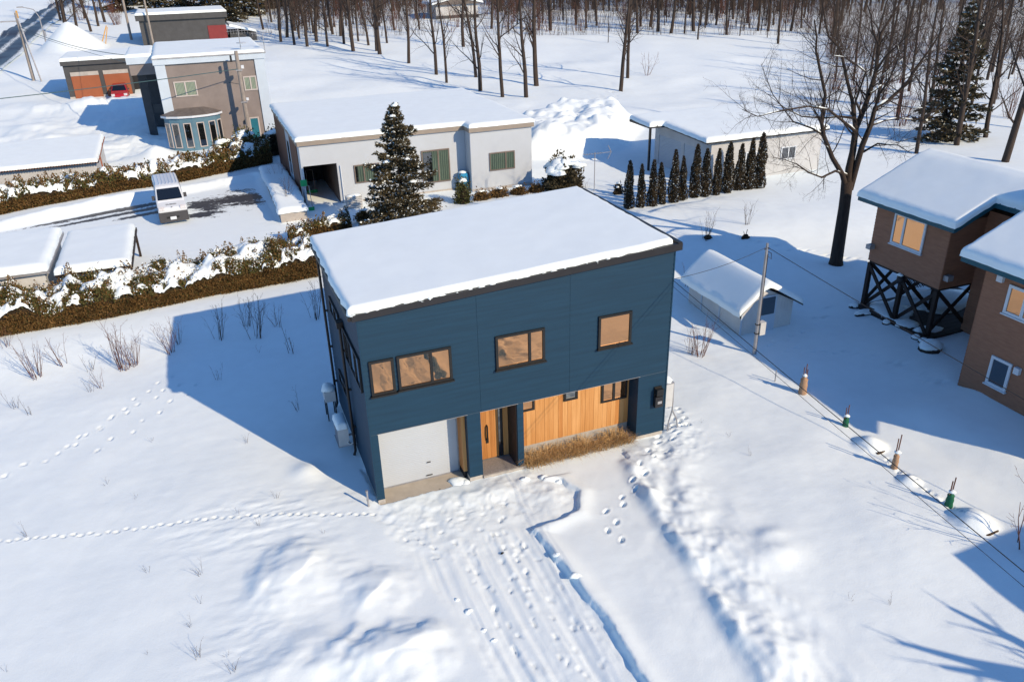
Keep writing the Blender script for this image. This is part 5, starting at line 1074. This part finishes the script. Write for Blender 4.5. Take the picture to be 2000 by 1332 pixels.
for k, (u, v) in enumerate(((1383,468),(1455,467))):
    x, y = rayT(u, v); z = hz(x, y); m = MB(); m.blob((x,y,z+.02), .22,.2,.2, k+3, 9, 5, .5); m.tube([(x,y,z),(x+.1,y,z+.5)], .02, 4); m.tube([(x,y,z),(x-.14,y,z+.42)], .02, 4); tag(m.build('dead_clump', K['core'], None, True, (x,y,z)), ('dark dead plant clump above the shed roof','dark dead plant clump right of the first, above the shed')[k], 'plant')
# fine twigs of the far wood, too many to count
def rays(u, v):
    d = _f[None]+_r[None]*((u-1000)/1560)[:,None]+_u[None]*((666-v)/1560)[:,None]; lo = np.full(len(u), 1.); hi = np.full(len(u), 600.)
    for _ in range(40):
        mid = (lo+hi)/2; q = CAM+mid[:,None]*d; up = q[:,2] > T(q[:,0], q[:,1])+.1; lo = np.where(up, mid, lo); hi = np.where(up, hi, mid)
    q = CAM+lo[:,None]*d; return q[:,0], q[:,1]
n_ = 15000; uu = np.concatenate([rng.uniform(520,1650,n_*6//10), rng.uniform(1600,2080,n_*4//10)]); vv = np.where(uu < 1620, np.minimum(1+rng.exponential(20, n_), 70), rng.uniform(0,120,n_)**1.0)
ok = ~((uu > 830) & (uu < 960) & (vv > 12)); tx, ty = rays(uu[ok], vv[ok]); m_ = len(tx); tz = base_height(tx, ty); hh = rng.uniform(.8,4.5,m_); an = rng.uniform(0,6.28,m_); ln = hh*rng.uniform(.05,.4,m_); wd = rng.uniform(.012,.03,m_)
V = np.empty((m_,4,3)); V[:,0] = np.stack([tx-wd,ty,tz-.1],-1); V[:,1] = np.stack([tx+wd,ty,tz-.1],-1); V[:,2] = np.stack([tx+np.cos(an)*ln+wd*.4,ty+np.sin(an)*ln,tz+hh],-1); V[:,3] = np.stack([tx+np.cos(an)*ln-wd*.4,ty+np.sin(an)*ln,tz+hh],-1)
tw = np_mesh('wood_twigs', V.reshape(-1,3), np.arange(m_*4).reshape(m_,4), K['brush'], smooth=False); tag(tw, 'brown haze of fine twigs and brush in the far wood', 'brush', kind='stuff')
# ------------------------------------------------------------------ the big tree
BT = empty('big_bare_tree', (26.57,10.42,hz(26.57,10.42)), 'large spreading bare tree with thick dark trunk behind the shed', 'tree')
R = random.Random(12); bx_, by2, bz2 = 26.57,10.42,hz(26.57,10.42)
SPEC = dict(n=[1,0,(8,10),(6,8),(4,6)], seg=[.7,.7,.45,.4,.3], wob=[.03,.09,.13,.15,.17], up=[0,.05,.05,.05,.03], tip=[.6,.22,.2,.25,.3], sides=[9,6,4,3,3], len=[1,1,(.38,.66),(.35,.62),(.35,.6)], rad=[1,1,.42,.45,.5], ang=[(0,0),(0,0),(25,62),(25,60),(25,60)], snow=.16)
SPEC['from'] = [0,0,.15,.15,.15]
def bpath(pts, dy):
    out = []
    for i, (X, Y) in enumerate(pts):
        u, v = 1440+X/3.027, Y/3.027; yy = by2+dy*i/(len(pts)-1); d = _f+_r*(u-1000)/1560+_u*(666-v)/1560; t = (yy-CAM[1])/d[1]; out.append(Vector(CAM+t*d))
    return out
tm = MB(); sm = MB()
tm.tube([(bx_,by2,bz2-.3),(bx_-.02,by2,bz2+.25)]+bpath([(620,1330),(632,1230),(642,1150),(650,1075)],0)[1:], [.44,.33,.285,.28,.29], 12); tm.build('trunk', K['bark'], BT, True)
lim = MB()
STEMS = [([(645,1120),(620,1030),(560,930),(510,800),(497,720),(520,560),(490,420),(465,300),(470,220),(455,120)],-.8,.20,.03),([(650,1120),(660,1000),(682,900),(700,760),(735,680),(780,560),(820,420),(835,270),(850,200),(905,110),(980,-10)],.4,.29,.04),
 ([(665,1120),(700,1000),(740,860),(790,740),(815,640),(900,590),(1000,500),(1060,400),(1150,280),(1230,150)],-1.2,.25,.03),([(700,760),(690,690),(680,600),(650,480),(620,340),(600,280),(540,220),(520,130),(505,20)],1.6,.16,.03),
 ([(660,1040),(580,1012),(500,1050),(420,1020),(350,970),(280,945),(200,930)],-1.4,.10,.012),([(700,780),(640,730),(540,650),(420,630),(260,655),(120,690),(30,650)],-2.2,.11,.012),([(690,700),(600,690),(500,700),(380,690),(280,640),(180,560)],2.0,.09,.012),
 ([(745,900),(830,850),(950,860),(1030,910)],-1.8,.08,.012),([(800,740),(870,715),(950,700),(1050,710),(1180,650)],1.5,.08,.012),([(780,560),(860,500),(960,470),(1060,400)],2.4,.09,.015),([(820,420),(880,330),(960,260),(1060,160)],-2.2,.10,.015),([(735,680),(700,600),(760,430),(700,380),(640,340),(560,330)],-2.6,.09,.012),([(815,640),(840,560),(900,470),(960,330),(940,240)],-2.4,.10,.015),([(510,800),(440,760),(330,720),(210,560),(140,380)],1.0,.08,.01),([(835,270),(800,180),(790,90),(760,10)],1.5,.09,.02)]
SPEC['n'] = [1,0,(6,8),(5,6),(3,5)]
for pts, dy, r0, r1 in STEMS:
    P_ = bpath(pts, dy); n_ = len(P_); r0 *= .74; rr = [r0+(r1-r0)*(i/(n_-1))**.8 for i in range(n_)]; lim.tube(P_, rr, 7, False)
    Lt = sum((q-p).length for p, q in zip(P_[:-1], P_[1:])); k = int(Lt*3.1)
    for j in range(k):
        t = (.22+.78*(j+R.random())/k)*(n_-1); i = min(n_-2, int(t)); a_ = P_[i].lerp(P_[i+1], t-i); ax = (P_[i+1]-P_[i]).normalized(); sd_ = ax.cross(Vector((R.gauss(0,1),R.gauss(0,1),R.gauss(0,.6)))).normalized(); an = math.radians(R.uniform(30,65)); rad = rr[i]*R.uniform(.25,.42)
        limb(lim, R, a_, ax*math.cos(an)+sd_*math.sin(an)+Vector((0,0,.15)), R.uniform(1.0,2.9)*(1.2-.5*t/n_), max(.012, min(.05, rad)), 2, SPEC, sm)
    for p, q, r in zip(P_[:-1], P_[1:], rr):
        if abs((q-p).normalized().z) < .6 and R.random() < .55: u_ = Vector((0,0,r*.6)); sm.tube([p.lerp(q,.1)+u_, p.lerp(q,.5)+u_*1.35, p.lerp(q,.85)+u_], [r*.5,r*.8,r*.45], 6)
lim.build('branches', K['bark'], BT, True); sm.build('branch_snow', K['roof_snow'], BT, True)
# tree outside the frame whose shadow falls in the lower right corner
R = random.Random(5); mb = MB(); S2 = dict(SPEC); S2['n'] = [1,0,(4,5),(3,4)]
ox, oy = 17.75,-20.5; mb.tube([(ox,oy,-.3),(ox-.1,oy,4.6)], [.4,.3], 8)
for d, L in (((-.55,.2,.9),3.4),((-.9,-.3,.6),3.0),((.1,.7,.9),2.6)): limb(mb, R, (ox-.1,oy,4.4), d, L*.75, .24, 1, S2)
tag(mb.build('bare_tree', K['bark'], None, True, (ox,oy,0)), 'bare tree outside the frame casting the branch shadow at lower right', 'tree')
# ------------------------------------------------------------------ leafy things: clouds of small leaf faces
def leaf_mesh(name, P, N, size, mt, parent=None, loc=None, R=None, up=.25, asp=.45):
    n = len(P); R = R or rng; d = R.normal(0, 1, (n,3))*.55+N+np.array([0,0,up]); d /= np.linalg.norm(d, axis=1)[:,None]
    s = np.cross(d, R.normal(0, 1, (n,3))); s /= np.linalg.norm(s, axis=1)[:,None]+1e-9; L = (size*R.uniform(.6,1.4,n))[:,None]
    V = np.stack([P-d*L*.3, P+d*L*.25+s*L*asp, P+d*L, P+d*L*.25-s*L*asp], 1).reshape(-1,3); Fc = np.arange(n*4).reshape(n,4)
    o = np_mesh(name, V, Fc, K[mt], parent, loc, smooth=False); o['kind'] = 'stuff'; return o
def hedge(name, label, line, depth, h, leafn, size, snow_thr, sd):
    e = empty(name, (line[1][0],line[1][1],.5), label, 'hedge'); R = np.random.default_rng(sd); P_ = [np.array(q, float) for q in line]
    seg = [np.linalg.norm(b-a) for a, b in zip(P_[:-1], P_[1:])]; tot = sum(seg)
    def pos(s):
        s = np.asarray(s, float); x = np.interp(s, np.cumsum([0]+seg), [q[0] for q in P_]); y = np.interp(s, np.cumsum([0]+seg), [q[1] for q in P_]); return x, y
    gz = lambda x, y: T(x, y)+.05
    def top(s, t):                      # bushy crown height: t 0 front .. 1 back
        prof = np.clip(1-(2*np.abs(t-.5))**4, 0, 1)
        return h*(.60+.40*prof)*(.86+.95*fbm(s/.9, t*2.4, 2, sd))
    # dark body
    ns, nt_ = int(tot/.25), 10; ss = np.linspace(0, tot, ns); tt = np.linspace(0, 1, nt_); S_, T_ = np.meshgrid(ss, tt, indexing='ij'); x, y = pos(S_)
    z = gz(x, y)+top(S_, T_)-.16; V = np.stack([x, y+T_*depth, z], -1); skirt = V[:, :1].copy(); skirt[..., 2] = gz(x[:, :1], y[:, :1])-.1; skirt[...,1] += .12; V[:,0,1] += .05; bk = V[:, -1:].copy(); bk[...,2] -= h*.9
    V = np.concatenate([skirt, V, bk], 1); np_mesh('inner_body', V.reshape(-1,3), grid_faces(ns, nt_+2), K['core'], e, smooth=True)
    # leaves: front face, then crown
    n1 = int(leafn*.5); s = R.uniform(0, tot, n1); q = R.uniform(0,1,n1)**.9; x, y = pos(s); bulge = .22*fbm(s/.8, q*3, 3, sd+2)+.14*np.sin(q*math.pi)
    Pf = np.stack([x, y-bulge+R.normal(0,.05,n1), gz(x,y)+q*top(s, np.zeros(n1))], -1); gsel = R.random(n1) < .12
    Nf = np.tile([0,-1,.1], (n1,1)); leaf_mesh('front_foliage', Pf[~gsel], Nf[~gsel], size, 'thuja', e, R=R); leaf_mesh('green_foliage', Pf[gsel], Nf[gsel], size, 'thuja_green', e, R=R)
    # crown with snow where the noise is high
    n2 = leafn; s = R.uniform(0, tot, n2); t = R.uniform(0,1,n2); nv = fbm(s/.7, t*depth/.7, 3, sd+7)+.38*fbm(s/.2, t*depth/.2, 3, sd+1); keep = (nv < snow_thr+.035) | (R.random(n2) < .10); s, t = s[keep], t[keep]; m2 = len(s); x, y = pos(s)
    Pc = np.stack([x, y+t*depth, gz(x,y)+top(s, t)-.06+R.exponential(.07, m2)], -1); gsel = R.random(m2) < .6
    Nc = np.tile([0,-.3,1], (m2,1)); leaf_mesh('crown_foliage', Pc[~gsel], Nc[~gsel], size*1.15, 'thuja', e, R=R); leaf_mesh('crown_green', Pc[gsel], Nc[gsel], size*1.15, 'thuja_green', e, R=R)
    fq = (R.random(m2) < .16) & (fbm(s/.5, t*2, 2, sd+3) > -.08); leaf_mesh('frost', Pc[fq]+[0,-.01,.05], Nc[fq], size*.8, 'roof_snow', e, R=R, asp=.6)
    # upright leaders with frosted tips
    k = int(tot*4.0); cs = R.uniform(0,tot,k); ct = R.uniform(.15,.95,k); pts = []; fro = []
    for a, b in zip(cs, ct):
        x, y = pos(a); hh = R.uniform(.2,.75); m_ = 60; u = R.uniform(0,1,m_); rr = .20*(1-u)+.02; an = R.uniform(0,6.28,m_); z0 = float(gz(x,y)+top(np.array(a), np.array(b)))-.08
        L_ = np.stack([x+rr*np.cos(an), y+b*depth+rr*np.sin(an), z0+u*hh], -1); pts.append(L_); fro.append(L_[R.random(m_) < .22]+[0,-.01,.03])
    pts = np.concatenate(pts); fro = np.concatenate(fro); leaf_mesh('leader_foliage', pts, np.tile([0,-.2,1.], (len(pts),1)), size, 'thuja', e, R=R); leaf_mesh('frost', fro, np.tile([0,-.5,1.], (len(fro),1)), size*.55, 'roof_snow', e, R=R, asp=.6)
    # snow lying in the crown
    st = .05; ss = np.arange(0, tot, st); tt = np.arange(.02, 1, st/depth); S_, T_ = np.meshgrid(ss, tt, indexing='ij'); x, y = pos(S_)
    nv = fbm(S_/.7, T_*depth/.7, 3, sd+7)+.38*fbm(S_/.2, T_*depth/.2, 3, sd+1); th = sst(0, .26, nv-snow_thr+.01)
    V = np.stack([x, y+T_*depth, gz(x,y)+top(S_, T_)-.08+.20*th**.6+.03*fbm(S_/.2, T_*depth/.2, 2, sd)], -1); Fc = grid_faces(len(ss), len(tt)); ok = (nv.ravel() > snow_thr-.015)[Fc].all(1); Fc = Fc[ok]
    used = np.unique(Fc); mp = np.full(S_.size, -1); mp[used] = np.arange(len(used)); np_mesh('snow_patch', V.reshape(-1,3)[used], mp[Fc], K['roof_snow'], e)
    return e
hedge('thuja_hedge', 'broad brown thuja hedge with snow patches beside the navy house', [(-16,17.35),(-12.8,17.45),(-8.7,17.6),(-4.3,18.45),(1.3,18.9)], 2.9, 1.5, 62000, .058, -.02, 31)
hedge('thuja_hedge', 'distant brown thuja hedge behind the white van', [(-22,37.0),(-16,38.8),(-6.9,41.7),(-2,43.6),(1.9,45.6)], 3.0, 1.5, 36000, .088, -.015, 57)
hedge('thuja_hedge', 'low straggling brown hedge end between planter and navy house roof', [(.6,25.0),(2.2,25.5),(4.4,26.3)], 1.0, .8, 7000, .06, .0, 77)
# conifers
def spruce(name, h, rad, nb, tufts, sd, mt, blade, snow=0, trunk=True):
    R = np.random.default_rng(sd); e = empty(name, (0,0,0), 'x', 'tree'); m = MB(); m.tube([(0,0,-.3),(0,0,h*.97)], [.022*h,.01], 7); 
    P = []; N = []; S = MB()
    for k in range(nb):
        lay = int(k/7); t = (lay*7+3+R.normal(0,1.6))/nb; t = min(max(t,0),.995); z = h*(.03+.96*t**.95); L = rad*(1-t)**.82*R.choice([.55,.8,1.,1.15,.95])*R.uniform(.85,1.15)+.07; a = k*2.399*1.01+R.normal(0,.45); dr = -.30+.85*t
        n = max(5, int(tufts*(.12+.88*(L/rad)**1.3))); u = R.uniform(.10,1,n)**.75; sp = (.11*L+.05)*np.sin(np.clip(u,0,1)*2.7)
        w = R.normal(0,1,n)*sp; cx, sx = math.cos(a), math.sin(a); zz = z+dr*L*u*.8-.22*L*u*u+.2*L*u**3+R.normal(0,.03,n)-np.abs(w)*.35
        P.append(np.stack([cx*L*u-sx*w, sx*L*u+cx*w, zz], -1)); N.append(np.stack([cx*np.ones(n)-sx*np.sign(w)*.5, sx*np.ones(n)+cx*np.sign(w)*.5, np.full(n,.05)], -1))
        m.tube([(0,0,z),(cx*L*.55,sx*L*.55,z+dr*L*.44-.066*L),(cx*L*.95,sx*L*.95,z+dr*L*.76-.03*L)], [.02*L/rad*1.5+.006,.012,.004], 4, False)
        if R.random() < snow:
            uu = R.uniform(.55,.92); S.blob((cx*L*uu,sx*L*uu,z+dr*L*uu*.8-.22*L*uu*uu+.2*L*uu**3+.03), .12+.10*R.random(),.12+.08*R.random(),.07+.06*R.random(), k, 8, 5, .3)
    m.build('trunk', K['bark'], e, True); P = np.concatenate(P); N = np.concatenate(N); leaf_mesh('needles', P, N, blade, mt, e, R=R, up=-.05, asp=.22)
    if snow:
        S.build('snow_clumps', K['roof_snow'], e, True); q = R.random(len(P)) < .10; leaf_mesh('frost', P[q]+[0,0,.04], N[q], blade*.55, 'roof_snow', e, R=R, asp=.5)
    return e
s1 = spruce('spruce_tree', 7.5, 2.55, 190, 380, 3, 'spruce', .15, .16); s1.location = (6.95,23.6,.45); s1.scale = (1,1,1); tag(s1, 'dark green spruce dusted with snow before the white house', 'tree')
s2 = spruce('spruce_tree', 10.5, 2.7, 150, 120, 8, 'spruce', .32, .10); s2.location = (53.2,28.3,.4); tag(s2, 'dark spruce among bare trees above the brown house roof', 'tree')
for i, (u, v, s) in enumerate([(305,28,1.25),(450,42,1.35),(480,30,1.5),(235,22,1.2),(355,14,1.6),(410,14,1.5),(520,16,1.5),(275,10,1.5),(560,10,1.3)]):
    x, y = rayT(u, v); tag(copy_tree(s2, None, (x,y,hz(x,y)-.2), i*1.3, s), 'one of the dark conifers behind the dark grey house', 'tree', 'dark conifers at the back')
# cypress row
def cypress(sd):
    R = np.random.default_rng(sd); e = empty('cypress', (0,0,0), 'x', 'tree'); h = 3.1; n = 2600; u = R.uniform(0,1,n); rr = .30*np.clip(1-u**1.9,0,1)**.75*np.clip(u*9+.72,0,1)*(1+.5*fbm(u*9, R.uniform(0,1,n)*0+sd, 3, sd)); a = R.uniform(0,6.28,n); rr = rr*(1+.25*np.sin(3*a+u*9+sd))
    P = np.stack([rr*np.cos(a), rr*np.sin(a), u*h], -1); N = np.stack([np.cos(a), np.sin(a), np.full(n,.5)], -1)
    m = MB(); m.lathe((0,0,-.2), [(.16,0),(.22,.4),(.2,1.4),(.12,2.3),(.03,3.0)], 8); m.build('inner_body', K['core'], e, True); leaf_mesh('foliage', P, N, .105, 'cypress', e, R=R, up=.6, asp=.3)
    q = R.random(n) < .13; leaf_mesh('frost', P[q]*[1.05,1.05,1], N[q], .055, 'roof_snow', e, R=R, asp=.6); m = MB(); m.tube([(0,0,-.3),(0,0,.5)], .05, 6); m.build('trunk', K['bark'], e); return e
cps = [cypress(2), cypress(5), cypress(9)]; CYP = [(20.8,22.2),(21.64,22.15),(22.4,22.1),(23.19,22.25),(24.0,22.23),(24.79,22.36),(25.74,22.53),(26.55,22.53),(27.36,22.53),(28.33,22.73),(29.34,22.92),(30.0,22.8),(30.9,22.84)]
ordn = ['first','second','third','fourth','fifth','sixth','seventh','eighth','ninth','tenth','eleventh','twelfth','thirteenth']
for i, (x, y) in enumerate(CYP):
    s = (.95,.86,.92,.84,1.06,.90,1.08,.98,.96,1.04,.98,1.07,1.16)[i]; o = cps[i] if i < 3 else copy_tree(cps[i % 3]); o.location = (x,y,hz(x,y)-.02); o.rotation_euler = (rnd.gauss(0,.02),rnd.gauss(0,.02),i*1.7); o.scale = (s*rnd.uniform(.82,1.02),)*2+(s,); tag(o, ordn[i]+' cypress from the left in the row before the metal garage', 'tree', 'row of narrow cypresses')
# low bushes in front of the white house
def bush(x, y, rx_, ry_, h, n, mt, sn, sd, label, leaf=.09):
    R = np.random.default_rng(sd); z = hz(x, y); e = empty('garden_bush', (x,y,z), label, 'bush', 'garden bushes before the white house'); a = R.uniform(0,6.28,n); c = R.uniform(0,1,n); t = np.arccos(c); g = (.72+1.0*fbm(a*1.6, c*4, 3, sd))*R.uniform(.62,1.18,n)
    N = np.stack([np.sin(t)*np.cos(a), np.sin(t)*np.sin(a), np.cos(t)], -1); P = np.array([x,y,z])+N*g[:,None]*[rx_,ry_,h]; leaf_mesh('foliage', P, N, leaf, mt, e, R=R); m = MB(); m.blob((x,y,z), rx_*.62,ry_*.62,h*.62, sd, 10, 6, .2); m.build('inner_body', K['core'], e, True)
    m = MB()
    for k in range(sn): b = R.uniform(0,6.28); q = R.uniform(0,.75); m.blob((x+rx_*q*math.cos(b),y+ry_*q*math.sin(b)-.05,z+h*(math.sqrt(1-q*q)*.80)), rx_*R.uniform(.2,.42),ry_*R.uniform(.2,.4),h*R.uniform(.08,.16), sd+k, 11, 6, .35)
    if sn: m.build('snow_clumps', K['roof_snow'], e, True)
    tag(e); return e
bush(19.3,28.6,1.7,1.3,2.3,5200,'spruce',26,4,'large dark bush heaped with snow right of the white house',.14)
bush(12.0,28.2,.65,.6,1.75,1600,'thuja_green',3,6,'small pointed bush with a snow cap right of the spruce')
bush(5.3,27.3,.6,.5,.8,700,'thuja',1,7,'low brown bush just left of the spruce'); bush(6.3,26.9,.7,.5,.7,800,'thuja',1,8,'low brown bush at the left foot of the spruce'); bush(9.6,27.6,.7,.5,.7,800,'thuja',1,9,'low brown bush at the right foot of the spruce')
bush(13.3,28.3,.8,.5,.7,800,'thuja',2,10,'low brown bush under the white wing left corner'); bush(14.6,28.5,.8,.5,.75,800,'thuja',2,11,'low brown bush under the middle of the white wing'); bush(16.0,28.6,.8,.5,.7,800,'thuja',2,12,'low brown bush under the white wing window'); bush(17.3,28.7,.7,.5,.7,700,'thuja',2,13,'low brown bush under the white wing right corner')
bush(2.6,48.6,1.3,1.0,2.2,2200,'cypress',8,14,'dark bush with snow at the right end of the far hedge',.14); bush(.2,48.2,1.5,1.0,2.3,2600,'thuja_green',7,15,'bushy evergreen in front of the tan house right half',.14); bush(-1.6,47.2,1.2,.9,1.9,2000,'thuja_green',5,16,'bushy evergreen under the blue bay window',.13)
bush(21.9,25.6,.35,.35,.9,500,'cypress',3,17,'tiny snow-capped bush beside the antenna mast')
# stray lumps of plough snow at the drive edge
for i, (x, y, s) in enumerate([(4.0,-4.35,.09),(4.14,-5.3,.12),(1.0,-4.75,.06),(1.15,-5.25,.09),(1.3,-6.0,.07),(1.42,-6.4,.06),(5.2,-.75,.13),(4.6,-.62,.12),(5.55,-1.1,.1)]):
    m = MB(); z = hz(x, y); m.blob((x,y,z-.01), s*1.3,s,s*.8, i+40, 11, 7, .3); tag(m.build('snow_clod', K['snow'], None, True, (x,y,z)), 'clod of snow along the edge of the cleared drive', 'snow clod', 'snow clods along the drive')
m = MB(); z = hz(2.72,-3.55); m.blob((2.72,-3.55,z), .06,.04,.03, 2); tag(m.build('dark_object', K['black'], None, True, (2.72,-3.55,z)), 'small dark object lying on the cleared drive', 'object')
